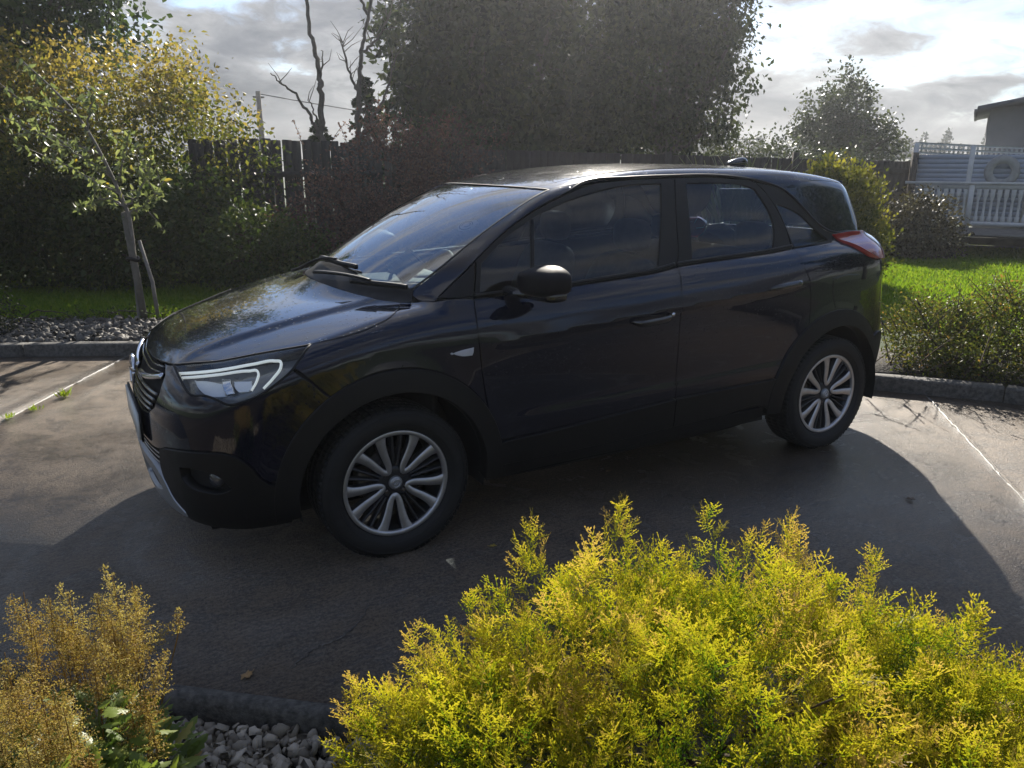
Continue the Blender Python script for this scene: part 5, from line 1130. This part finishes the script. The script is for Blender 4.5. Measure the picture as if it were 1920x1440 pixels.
bare_tree('bare_tree', 'dead bare tree with one long side branch, left of two behind the fence', (-2.9, -9.72, -.05), [(-2.9, -9.72, -.05), (-2.95, -9.72, 1.2), (-2.96, -9.71, 2.0), (-2.99, -9.71, 2.7), (-2.97, -9.71, 3.1), (-2.88, -9.73, 3.6), (-2.85, -9.74, 4.5), (-2.83, -9.74, 5.2)],
          [([(-2.93, -9.72, 1.95), (-2.80, -9.76, 2.3), (-2.62, -9.82, 2.6), (-2.42, -9.88, 2.76), (-2.26, -9.91, 2.92)], .035), ([(-2.97, -9.71, 2.75), (-3.03, -9.7, 3.0), (-3.05, -9.69, 3.3)], .025), ([(-2.94, -9.72, 2.1), (-2.86, -9.74, 2.4), (-2.80, -9.76, 2.55)], .02)], .066, 51, tw=2)
bare_tree('bare_tree', 'bare pale tree with fine twigs, right of two, beside the tall dark conifer', (-3.75, -10.5, -.05), [(-3.75, -10.5, -.05), (-3.83, -10.48, 1.4), (-3.86, -10.47, 2.2), (-3.92, -10.45, 2.9), (-3.97, -10.43, 3.4), (-4.12, -10.38, 4.0), (-4.25, -10.33, 4.8), (-4.3, -10.3, 5.6)],
          [([(-3.83, -10.48, 1.9), (-4.1, -10.38, 2.3), (-4.35, -10.28, 2.75), (-4.5, -10.2, 3.3)], .04), ([(-3.9, -10.45, 2.7), (-3.75, -10.5, 3.1), (-3.65, -10.53, 3.6)], .03), ([(-4.0, -10.42, 3.4), (-4.3, -10.3, 3.7), (-4.5, -10.2, 4.2)], .03), ([(-4.1, -10.38, 4.0), (-3.95, -10.43, 4.4), (-3.9, -10.44, 5.0)], .03), ([(-4.15, -10.36, 4.2), (-4.4, -10.27, 4.5), (-4.5, -10.2, 5.1)], .025), ([(-3.82, -10.48, 1.7), (-4.2, -10.3, 1.95), (-4.55, -10.1, 2.2)], .03)], .06, 52, tw=16)
M_spruce = leaf_mat('spruce_needles', [(0, (.012, .022, .010)), (.5, (.022, .038, .016)), (1, (.05, .07, .028))], .2, .5, 1.2)
def conifer(name, label, base, h, r, nb, seed, mat=M_spruce, size=.09, per=60, droop=.25, z0=.1):
    rng = np.random.default_rng(seed); root = thing(name, label, 'tree', base); g = G(); g.tube([(0, 0, -.1), (0, 0, h*.5), (0, 0, h)], [.02*h, .013*h, .004], 7); g.obj('trunk', M_bark, root, smooth=True)
    t = rng.random(nb)**.8; z = z0+(h-z0)*t; L = r*(1-t)**.8*(.75+.5*rng.random(nb))+.05; a = rng.random(nb)*6.283
    k = rng.random((nb, per))**.7; d = np.stack([np.cos(a), np.sin(a), .15-.2*(1-t)], 1)
    pos = np.c_[0*z, 0*z, z][:, None]+k[..., None]*(d*L[:, None])[:, None]-np.stack([0*k, 0*k, droop*L[:, None]*k**2], -1)+rng.normal(0, .05, (nb, per, 3))*L[:, None, None]
    dirs = np.repeat(d[:, None], per, 1)+rng.normal(0, .55, (nb, per, 3)); pos, dirs = pos.reshape(-1, 3), dirs.reshape(-1, 3)
    V, T, kk = place(LEAF4, pos, dirs, size*(.6+.7*rng.random(len(pos))), rng); add('crown', V, T, mat, root, tint=np.repeat(np.clip(rng.normal(.5, .2, len(pos)), 0, 1), kk)); return root
conifer('spruce_tree', 'small dark spruce behind the fence beside the pale bare tree', (-4.35, -11.4, -.05), 3.1, .75, 90, 61)
conifer('spruce_tree', 'smaller dark spruce behind the fence beside the left dead tree', (-3.35, -11.1, -.05), 2.35, .55, 60, 62)

# ---- the tall dark trees in the middle
M_cyp = leaf_mat('cypress_leaves', [(0, (.014, .022, .010)), (.5, (.034, .046, .018)), (1, (.085, .10, .04))], .4, .5, 1.2)
shrub('cypress_tree', 'huge dark evergreen filling the top centre above the car roof', 'tree', (-7.9, -12.6, .03),
      [(-7.4, -12.9, 2.1, 1.9, 1.5, 1.6), (-7.1, -13.0, 3.9, 1.75, 1.5, 1.7), (-8.0, -12.6, 5.2, 1.9, 1.5, 1.5), (-9.0, -11.9, 3.2, 1.8, 1.4, 2.0), (-8.6, -12.2, 1.5, 2.4, 1.3, 1.3)], 1500, 40, .18, .16, M_cyp, 71, rag=9, nl=20, th=1.8, r0=.22, bark=M_bark, droop=.5, lo=.2)
shrub('alder_tree', 'dark small leaved tree with lacy right outline beside the huge evergreen', 'tree', (-11.0, -10.6, .03),
      [(-10.4, -11.0, 2.0, 1.5, 1.2, 1.2), (-10.6, -10.8, 3.6, 1.6, 1.3, 1.5), (-11.4, -10.3, 4.7, 1.5, 1.2, 1.4), (-12.0, -9.9, 3.9, .75, .7, .9), (-11.6, -10.15, 2.6, .8, .8, .9), (-10.4, -11, 5.4, 1.6, 1.2, 1.2)], 1000, 36, .18, .115, M_cyp, 72, rag=8, nl=30, th=1.6, r0=.18, bark=M_bark, lo=.25, droop=.6)
M_grey = leaf_mat('grey_green_leaves', [(0, (.022, .030, .016)), (.5, (.045, .058, .028)), (1, (.10, .115, .06))], .35, .4, 1.2, .5)
shrub('holly_tree', 'rounded grey green tree standing beyond the fence against the clouds', 'tree', (-17.7, -11.15, .03), [(-17.75, -11.15, 2.1, 1.25, 1.1, .75), (-17.7, -11.2, 2.8, .85, .8, .7), (-17.6, -11.3, 3.45, .48, .45, .55), (-18.3, -10.4, 2.35, .35, .35, .35), (-17.0, -12.0, 2.6, .4, .4, .4)], 380, 30, .14, .10, M_grey, 73, rag=4, nl=24, th=1.2, r0=.12, bark=M_bark, lo=.4)
shrub('far_hedge', 'uneven dark hedge beyond the board fence', 'hedge', (-14.2, -9.4, .03), [(-13.0, -10.6, 1.3, .9, .7, .95), (-13.9, -9.8, 1.25, 1.0, .7, .85), (-14.8, -8.9, 1.1, .9, .7, .78), (-15.6, -8.2, 1.0, .9, .7, .7)], 420, 30, .13, .075, M_grey, 74, nl=16, r0=.04)
shrub('broadleaf_tree', 'leafy tree standing outside the right edge, mirrored in the rear pillar', 'tree', (-11.6, 4.1, -.1), [(-11.6, 4.1, 3.4, 2.1, 2.1, 2.0), (-11.3, 3.7, 5.4, 1.9, 1.9, 1.4), (-12.6, 5.6, 3.6, 1.8, 1.8, 1.8)], 420, 30, .26, .17, M_darkg, 75, nl=16, th=1.6, r0=.2, bark=M_bark, lo=.3)
# ---- strap leaved plant, golden conifer, round shrub
def strap_plant():
    rng = np.random.default_rng(81); base = np.array([-8.9, -6.1, .05]); root = thing('flax_plant', 'strap leaved flax plant showing above the car roof', 'plant', tuple(base)); g = G()
    for i in range(70):
        a = rng.random()*6.283; L = 1.25+.7*rng.random(); sp = .15+.5*rng.random(); q = np.linspace(0, 1, 10); bend = .5*rng.random()
        r = L*(sp*q+bend*q**2.5*.6); z = L*(q-.42*bend*q**3); ox, oy = rng.normal(0, .28, 2); w = .026*np.sin(np.clip(q*2.6+.35, 0, 3.05)); da = np.array([-math.sin(a), math.cos(a), 0])
        c = np.c_[ox+r*math.cos(a), oy+r*math.sin(a), z]; V = np.concatenate([c-da*w[:, None], c-np.array([0, 0, .008]), c+da*w[:, None]]); n = 10; j = np.arange(n-1)
        g.put(V, np.concatenate([np.stack([j, j+1, n+j+1, n+j], 1), np.stack([n+j, n+j+1, 2*n+j+1, 2*n+j], 1)]), tint=np.clip(rng.normal(.5, .25), 0, 1))
    g.obj('leaves', leaf_mat('flax_leaves', [(0, (.06, .08, .03)), (.6, (.13, .15, .06)), (1, (.26, .24, .12))], .35, .35, 1.2, .6), root, smooth=True)
strap_plant()
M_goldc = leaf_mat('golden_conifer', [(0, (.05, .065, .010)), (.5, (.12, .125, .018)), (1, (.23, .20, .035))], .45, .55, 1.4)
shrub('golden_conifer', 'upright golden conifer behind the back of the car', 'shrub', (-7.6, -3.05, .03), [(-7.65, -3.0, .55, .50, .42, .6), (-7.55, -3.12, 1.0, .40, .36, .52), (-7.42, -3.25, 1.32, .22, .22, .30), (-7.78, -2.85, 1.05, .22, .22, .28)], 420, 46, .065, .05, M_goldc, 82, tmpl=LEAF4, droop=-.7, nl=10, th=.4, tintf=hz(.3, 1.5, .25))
shrub('round_shrub', 'rounded dark brown green shrub in front of the deck', 'shrub', (-11.05, -4.35, .03), [(-11.05, -4.35, .52, .62, .6, .52), (-10.9, -4.5, .3, .5, .5, .3)], 260, 34, .09, .06, leaf_mat('bronze_leaves', [(0, (.022, .02, .012)), (.6, (.05, .042, .022)), (.9, (.10, .085, .04)), (1, (.26, .24, .18))], .3, .45), 83, nl=10)
M_low = leaf_mat('low_shrub_leaves', [(0, (.030, .045, .012)), (.5, (.075, .088, .02)), (.85, (.17, .15, .035)), (1, (.30, .17, .06))], .42, .45, 1.3)
for bs, bl, nc, sd, lb in (((-4.95, .05, .05), [(-4.85, 0, .28, .42, .36, .27), (-4.9, .1, .33, .25, .25, .18)], 230, 84, 'low twiggy shrub at the right with bare patches, nearest the car'),
                       ((-5.35, .55, .05), [(-5.3, .45, .30, .5, .45, .30), (-5.35, .25, .45, .28, .28, .20)], 300, 85, 'tallest low twiggy shrub at the right beside the bright lawn'),
                       ((-5.5, 1.35, .05), [(-5.45, 1.2, .30, .55, .5, .30), (-5.0, 1.0, .22, .4, .4, .24)], 300, 86, 'low twiggy shrub spilling over the kerb at the right edge'),
                       ((-4.7, .55, .05), [(-4.72, .5, .18, .34, .34, .2), (-4.5, .25, .14, .25, .25, .16)], 170, 87, 'low green ground shrub creeping along the right kerb')):
    o = shrub('low_shrub', lb, 'shrub', bs, bl, nc, 30, .055, .024, M_low, sd, nl=14, th=.12, r0=.012, droop=-.1, group='low shrubs along the kerb')
    rng = np.random.default_rng(sd+100); b = bl[-1] if sd != 85 else bl[1]
    sprays('', '', (b[0], b[1], b[2]+b[5]*.3), 14, .24, .9, M_low, sd+50, .1, o, .016, 20)

# ---- foreground golden thuja, built from flat feathery sprays
def spray_template(rng, n=7):
    P0, P1, W, Tn = [], [], [], []
    def seg(a, b, w, t): P0.append(a); P1.append(b); W.append(w); Tn.append(t)
    bend = rng.normal(0, .22, 2); ax = lambda t: np.array([t, bend[0]*t*t, bend[1]*t*t])
    for j in range(n): seg(ax(j/n), ax((j+1)/n+.02), .017-.006*j/n, .12+.5*(j/n))
    seg(ax(1.0), ax(1.12), .024, .95)
    for j in range(2*n-1):
        t = (j+.6)/(2*n)+rng.normal(0, .02); s = 1 if j % 2 else -1
        L = (.44*(1-t)**.8+.10)*(.55+.75*rng.random()); an = R_(34+24*rng.random()); d = np.array([math.cos(an), s*math.sin(an), rng.normal(0, .32)]); b = ax(t); m = max(2, int(L/.12)); cv = rng.normal(0, .12, 3)+np.array([.10, 0, 0])
        pt = lambda k: b+d*L*k+cv*L*k*k
        for q in range(m):
            k0, k1 = q/m, (q+1)/m; tt = .25+.35*t+.4*k1; seg(pt(k0), pt(k1+.06), .022, tt)
            s2 = 1 if (q+j) % 2 else -1; a2 = R_(32+24*rng.random()); d2 = np.array([d[0]*math.cos(a2)-s2*d[1]*math.sin(a2), d[1]*math.cos(a2)+s2*d[0]*math.sin(a2), rng.normal(0, .35)])
            l2 = .15*(1-.4*k1)*(.5+.8*rng.random()); seg(pt(k0+.5/m), pt(k0+.5/m)+d2*l2, .022, tt+.15)
        seg(pt(1), pt(1.16), .026, .45+.3*t+.28)
    P0, P1, W, Tn = map(np.array, (P0, P1, W, Tn)); dd = unit(P1-P0); sd_ = unit(np.cross(dd, np.array([0, 0, 1.]))); mid = (P0*.45+P1*.55); up = np.cross(sd_, dd)
    V = np.stack([P0-dd*.004, mid-sd_*W[:, None]+up*(W*.3)[:, None], P1, mid+sd_*W[:, None]+up*(W*.3)[:, None]], 1)
    Tr = (np.arange(len(P0))[:, None, None]*4+np.array([[0, 1, 2], [0, 2, 3]])[None]).reshape(-1, 3); return V.reshape(-1, 3), Tr, np.repeat(Tn, 4)
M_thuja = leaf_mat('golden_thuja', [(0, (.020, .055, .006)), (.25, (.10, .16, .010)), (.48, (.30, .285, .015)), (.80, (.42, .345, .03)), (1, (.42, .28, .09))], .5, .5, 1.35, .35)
def thuja():
    rng = np.random.default_rng(91); base = np.array([-.03, 2.55, -.06])
    root = thing('golden_thuja', 'large golden feathery conifer shrub filling the foreground', 'shrub', tuple(base))
    domes = [(0.054, 2.331, 0, 0.323, 0.314, 0.715), (-0.27, 2.547, 0, 0.38, 0.342, 0.706), (0.324, 2.313, 0, 0.266, 0.266, 0.562), (0.504, 2.241, 0, 0.209, 0.209, 0.463), (-0.45, 2.781, 0, 0.304, 0.304, 0.616), (0.0, 2.709, 0, 0.437, 0.399, 0.706), (0.378, 2.637, 0, 0.323, 0.342, 0.58), (0.153, 2.997, 0, 0.38, 0.342, 0.598), (-0.297, 3.069, 0, 0.38, 0.323, 0.58), (-0.612, 2.997, 0, 0.247, 0.266, 0.544), (0.576, 2.493, 0, 0.19, 0.228, 0.418), (0.3, 2.8, 0, 0.3, 0.3, 0.48), (-0.25, 3.15, 0, 0.4, 0.26, 0.44)]
    tm = [spray_template(rng) for _ in range(5)]
    P, N = [], []
    n = 11500; k = rng.choice(len(domes), n, p=np.array([d[3]*d[5] for d in domes])/sum(d[3]*d[5] for d in domes)); D = np.array(domes)[k]
    d = unit(rng.normal(size=(n, 3))); d[:, 2] = np.abs(d[:, 2])*1.0+.02; d = unit(d); d0 = d; d = d/(np.abs(d)**2.9).sum(1, keepdims=True)**(1/2.9); rr = 1-.30*rng.random(n)**1.6
    lump = 1+.10*np.sin(d[:, 0]*6+k*1.7)*np.sin(d[:, 1]*6+k)+.05*np.sin(d[:, 2]*12+d[:, 0]*9)
    pos = D[:, :3]+d*D[:, 3:6]*(rr*lump)[:, None]+np.array([0, 0, -.06]); inner = np.zeros(n)
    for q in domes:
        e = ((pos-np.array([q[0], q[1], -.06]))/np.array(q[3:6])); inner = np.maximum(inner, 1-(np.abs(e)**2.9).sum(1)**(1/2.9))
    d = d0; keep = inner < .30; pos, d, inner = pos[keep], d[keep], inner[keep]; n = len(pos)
    out = unit(d*np.array([1, 1, .8])+np.array([0, 0, .55])+rng.normal(0, .33, (n, 3))); L = .070*(.55+.8*rng.random(n))
    tall = rng.random(n) < .035; tall &= (d[:, 2] > .6); L[tall] *= 1.45; out[tall] = unit(out[tall]+np.array([0, 0, 1.2]))
    lead = [(0.162, 2.151, 0.736), (-0.09, 2.205, 0.745), (-0.252, 2.331, 0.745), (-0.45, 2.439, 0.718), (-0.576, 2.601, 0.664), (-0.612, 2.817, 0.574), (-0.666, 2.943, 0.502), (0.288, 2.079, 0.538), (0.468, 2.079, 0.466), (0.585, 2.061, 0.385), (0.198, 2.619, 0.718), (0.333, 2.529, 0.628)]
    lp_, lo_, ll_ = [], [], []
    for q in lead:
        q = np.array(q)+rng.normal(0, .008, 3); ax_ = unit(np.array([rng.normal(0, .14), rng.normal(0, .14), 1])); lp_.append(q-ax_*.05); lo_.append(ax_); ll_.append(.06)
        for m in range(8):
            t_ = m/8; an = rng.random()*6.283; lp_.append(q-ax_*(.03+.14*t_)); lo_.append(unit(ax_*.9+np.array([math.cos(an), math.sin(an), 0])*(.5+.5*t_))); ll_.append(.045+.04*t_*rng.random()+.01)
    pos = np.concatenate([pos, np.array(lp_)+np.array(lo_)*np.array(ll_)[:, None]*.35]); out = np.concatenate([out, np.array(lo_)]); L = np.concatenate([L, np.array(ll_)]); inner = np.concatenate([inner, np.zeros(len(lp_))]); n = len(pos)
    V_, T_, C_ = [], [], []; off = 0
    which = rng.integers(0, 5, n); tone = rng.normal(0, .13, n)+.20*np.sin(pos[:, 0]*9)*np.sin(pos[:, 1]*8+1)-.03
    for w in range(5):
        i = np.where(which == w)[0]; tv, tt, tc = tm[w]; a = out[i]; b = unit(np.cross(a, rng.normal(size=(len(i), 3)))); c = np.cross(a, b)
        V = (pos[i]-a*(L[i]*.35)[:, None])[:, None]+L[i][:, None, None]*(tv[None, :, :1]*a[:, None]+tv[None, :, 1:2]*b[:, None]+tv[None, :, 2:]*c[:, None])
        V_.append(V.reshape(-1, 3)); T_.append((np.arange(len(i))[:, None, None]*len(tv)+tt[None]).reshape(-1, 3)+off); off += V.shape[0]*V.shape[1]
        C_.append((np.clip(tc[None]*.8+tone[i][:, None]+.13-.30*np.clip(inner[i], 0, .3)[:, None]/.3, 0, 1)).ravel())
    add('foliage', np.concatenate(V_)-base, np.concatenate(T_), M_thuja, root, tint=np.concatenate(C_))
    g = G()
    for i in range(45):
        q = pos[rng.integers(0, n)]; s = np.array([base[0]+rng.normal(0, .25), base[1]+rng.normal(0, .25), -.06]); m = s*.4+q*.6+np.array([0, 0, .05]); p = ccr([s, m, q], 5); g.tube(p-base, np.linspace(.009, .002, len(p)), 5)
    g.obj('stem', M_twig, root)
thuja()

# ---- foreground astilbe: brown plumes over glossy cut leaves
M_plume = leaf_mat('astilbe_plume', [(0, (.18, .095, .03)), (.5, (.36, .25, .075)), (1, (.54, .46, .18))], .35, .7, 1.2, .2)
M_astl = leaf_mat('astilbe_leaf', [(0, (.08, .13, .03)), (.6, (.18, .23, .05)), (.92, (.34, .35, .10)), (1, (.26, .12, .06))], .42, .42, 1.35, .35)
CUT = (np.array([(0, 0, 0), (.15, -.16, .02), (.25, -.12, .01), (.38, -.26, .03), (.47, -.17, .01), (.60, -.23, .02), (.68, -.11, 0), (.82, -.12, -.02), (1, 0, -.08), (.82, .12, -.02), (.68, .11, 0), (.60, .23, .02), (.47, .17, .01), (.38, .26, .03), (.25, .12, .01), (.15, .16, .02), (.45, 0, -.03)]),
       np.array([[i, i+1, 16] for i in range(15)]+[[15, 0, 16]]))
def astilbe(label, centre, plumes, nleaf, spread, hz_, seed, grp):
    rng = np.random.default_rng(seed); base = np.array([centre[0], centre[1], -.06]); root = thing('astilbe', label, 'plant', tuple(base), group=grp)
    a = rng.random(nleaf)*6.283; r = spread*np.sqrt(rng.random(nleaf)); z = hz_*(1-.55*(r/spread)**2)*(.45+.6*rng.random(nleaf))
    pos = np.c_[r*np.cos(a), r*np.sin(a), z]; dirs = np.c_[np.cos(a), np.sin(a), .1+0*a]+rng.normal(0, .5, (nleaf, 3))
    V, T, k = place(CUT, pos, dirs, .062*(.6+.7*rng.random(nleaf)), rng, up=np.array([0, 0, 1.0])); add('leaves', V, T, M_astl, root, tint=np.repeat(np.clip(rng.normal(.45, .25, nleaf), 0, 1), k))
    g = G()
    for p in pos[::5]: g.tube(np.array([p*np.array([.35, .35, 0]), p*np.array([.7, .7, .6]), p]), [.003, .0025, .0015], 4, tint=.4)
    g.obj('leaf_stalks', M_astl, root)
    plumes = list(plumes)+[(p[0]+rng.normal(0, .05), p[1]+.06+rng.normal(0, .05), p[2]-.05-.06*rng.random(), p[3]*.8) for p in plumes if p[3] > .1]
    for (px, py, pz, h) in plumes:
        top = np.array([px, py, pz])-base; foot = np.array([top[0]*.55, top[1]*.55, .05]); bott = top-np.array([0, 0, h]); ax_ = unit(top-foot); P = []; g = G()
        st = ccr([foot, (foot+bott)/2+rng.normal(0, .01, 3), bott, top], 5); g.tube(st, np.linspace(.003, .001, len(st)), 5, tint=.2)
        nl_ = int(h/.0095); lean = rng.normal(0, .02, 3)
        for j in range(nl_):
            t = j/nl_; c = bott*(1-t)+top*t+lean*t*t; R = h*.34*(1-t)**.85+.006
            for m in range(8):
                an = rng.random()*6.283; d = np.array([math.cos(an), math.sin(an), .75]); Lb = R*(.6+.55*rng.random()); kk = max(3, int(Lb/.0032)); s = np.linspace(.1, 1, kk)[:, None]; P.append(c+s*d*Lb-np.c_[0*s, 0*s, .25*Lb*s**2]+rng.normal(0, .0016, (kk, 3)))
        P = np.concatenate(P); V, T, k = place(LEAF4, P, rng.normal(size=P.shape)+np.array([0, 0, .6]), .0052*(.6+.8*rng.random(len(P))), rng); tn = rng.normal(.5, .12)
        g.put(V, None, T, np.repeat(np.clip(tn+rng.normal(0, .18, len(P)), 0, 1), k)); g.obj('plume', M_plume, root)
grp = 'astilbes in the foreground corner'
def up_(L): return [(1.081+(x-1.081)*.87, 3.688+(y-3.688)*.87, 1.575+(z-1.598)*.87, h*.92) for x, y, z, h in L]
astilbe('astilbe with brown plumes at the lower left, its leaves spilling towards the edging', (1.18, 1.80), up_([(1.30, 1.22, .42, .20), (1.24, 1.24, .40, .17), (1.19, 1.22, .385, .19), (1.12, 1.24, .37, .21), (1.07, 1.20, .40, .20), (1.02, 1.22, .375, .26), (1.09, 1.32, .33, .2), (.915, 1.30, .275, .065), (1.20, 1.36, .36, .2), (1.28, 1.38, .38, .22), (1.10, 1.42, .32, .18), (1.04, 1.58, .24, .14), (1.15, 1.5, .30, .16)]), 620, .215, .42, 101, grp)
astilbe('nearest astilbe in the lower left corner with paler plumes', (1.36, 2.02), up_([(1.33, 1.58, .40, .22), (1.27, 1.62, .36, .2), (1.22, 1.72, .34, .18), (1.36, 1.70, .40, .2), (1.18, 1.80, .26, .15), (1.24, 1.66, .35, .2), (1.40, 1.52, .42, .22), (1.30, 1.80, .33, .18)]), 700, .32, .44, 102, grp)
# ---- small things: fallen leaves, weeds
def fallen(label, x, y, rz, s, col, seed):
    rng = np.random.default_rng(seed); n = 22; a = np.linspace(0, 2*np.pi, n, endpoint=False); r = s*(.55+.45*np.abs(np.cos(a*2.5)))*(.85+.3*rng.random(n)); V = np.c_[r*np.cos(a), r*.8*np.sin(a), .006+.35*s*np.abs(np.sin(a*1.5))*rng.random(n)]
    V = np.concatenate([V, V-np.array([0, 0, .0012]), [[0, 0, .006]], [[0, 0, .0048]]]); T = [[i, (i+1) % n, 2*n] for i in range(n)]+[[n+(i+1) % n, n+i, 2*n+1] for i in range(n)]; Q = [[n+i, n+(i+1) % n, (i+1) % n, i] for i in range(n)]
    g = G(); g.put(V, Q, T); g.tube([(-s*.5, 0, .004), (-s*1.1, .01*s, .003), (-s*1.6, -.1*s, .006)], .0012, 4)
    o = g.obj('fallen_leaf', simple('dead_leaf', col, .6, var=.35, scale=40, bump=.4, bscale=150)); o.location = (x, y, .001); o.rotation_euler = (0, 0, rz); tag(o, label, 'leaf', 'fallen leaves on the driveway')
fallen('tan fallen leaf on the dark concrete near the edging', .74, 1.373, .6, .024, (.36, .22, .09), 1)
fallen('small fallen leaf on the concrete right of the rear wheel shadow', -2.371, 1.571, 2.0, .022, (.16, .11, .07), 2)
fallen('orange brown fallen leaf at the foot of the right kerb', -4.20, .36, 1.0, .036, (.35, .17, .06), 3)
fallen('yellow scrap of leaf behind the front wheel', -.37, .985, 2.6, .015, (.45, .33, .06), 4)
fallen('pale fallen leaf under the sill of the car', -1.303, .545, .2, .014, (.34, .26, .15), 5)
rng = np.random.default_rng(7)
for i, (x, y, lb) in enumerate(((1.18, -2.449, 'tiny grass tuft growing in the left joint, farthest from the camera'), (1.36, -2.20, 'tiny weed growing in the middle of the left joint'), (1.50, -2.08, 'yellowish tiny weed in the left joint at the photo edge'))):
    root = thing('joint_weed', lb, 'weed', (x, y, 0), group='weeds in the left joint'); n = 26; a = rng.random(n)*6.283
    V, T, k = place(NEED, np.c_[rng.normal(0, .015, n), rng.normal(0, .02, n), 0*a+.002], np.c_[np.cos(a)*.5, np.sin(a)*.5, .8+0*a], .03+.05*rng.random(n)*(i == 0)+.01, rng); add('blades', V, T, M_grass, root, tint=np.repeat(np.clip(rng.normal(.8, .15, n), 0, 1), k))
shrub('yellow_flower_plant', 'dark leafy plant with tiny yellow flowers at the left edge above the gravel', 'plant', (1.75, -4.72, .05), [(1.78, -4.75, .22, .28, .24, .25)], 90, 26, .05, .028, leaf_mat('flower_leaves', [(0, (.02, .03, .01)), (.9, (.05, .055, .02)), (1, (.6, .5, .08))], .3, .5), 112, nl=8, th=.08, r0=.008)
shrub('clover_patch', 'low clover like weeds along the gravel edge under the young tree', 'plant', (.9, -5.12, .05), [(1.3, -5.2, .06, .4, .10, .06), (.7, -5.05, .07, .35, .10, .07), (.15, -4.75, .06, .3, .12, .07)], 160, 14, .04, .03, M_midg, 113, nl=4, th=.04, r0=.004)
# far wood along the hill
rng = np.random.default_rng(12); P, D = [], []
for a in np.radians(np.concatenate([rng.uniform(-165, -125, 240), rng.uniform(-122, -95, 60)])):
    r = 108+rng.normal(0, 3); h = 1.2+2.0*rng.random()**2.5; z0 = 1.2+.7*math.sin(a*5+1)+.4*math.sin(a*11); n = 70; t = rng.random(n)**.7; q = rng.normal(0, 1, (n, 2))*(.9*(1-t)+.12)[:, None]*h*.16
    P.append(np.c_[r*math.cos(a)+q[:, 0], r*math.sin(a)+q[:, 1], z0+h*t])
P = np.concatenate(P); V, T, k = place(LEAF4, P, rng.normal(size=P.shape)+np.array([0, 0, .5]), .42, rng)
tag(add('far_wood', V, T, M_spruce, tint=np.repeat(rng.random(len(P)), k)), 'far line of woodland trees on the horizon', 'wood', kind='stuff')
# ---- damp air before the far trees, added to imitate veiling lens glare
def haze():
    m, t, out = new_mat('glare_haze')
    v = t.node('ShaderNodeVolumePrincipled', {'Color': (.92, .95, 1.0), 'Density': HAZE, 'Anisotropy': .68}); t.l.new(v.outputs[0], out.inputs['Volume'])
    g = G(); g.box((0, 0, 3.6), (308, 308, 9.6)); tag(g.obj('haze', m), 'thin sunlit damp air, thickened to imitate lens glare', 'haze', kind='stuff')
HAZE = .0013
haze()
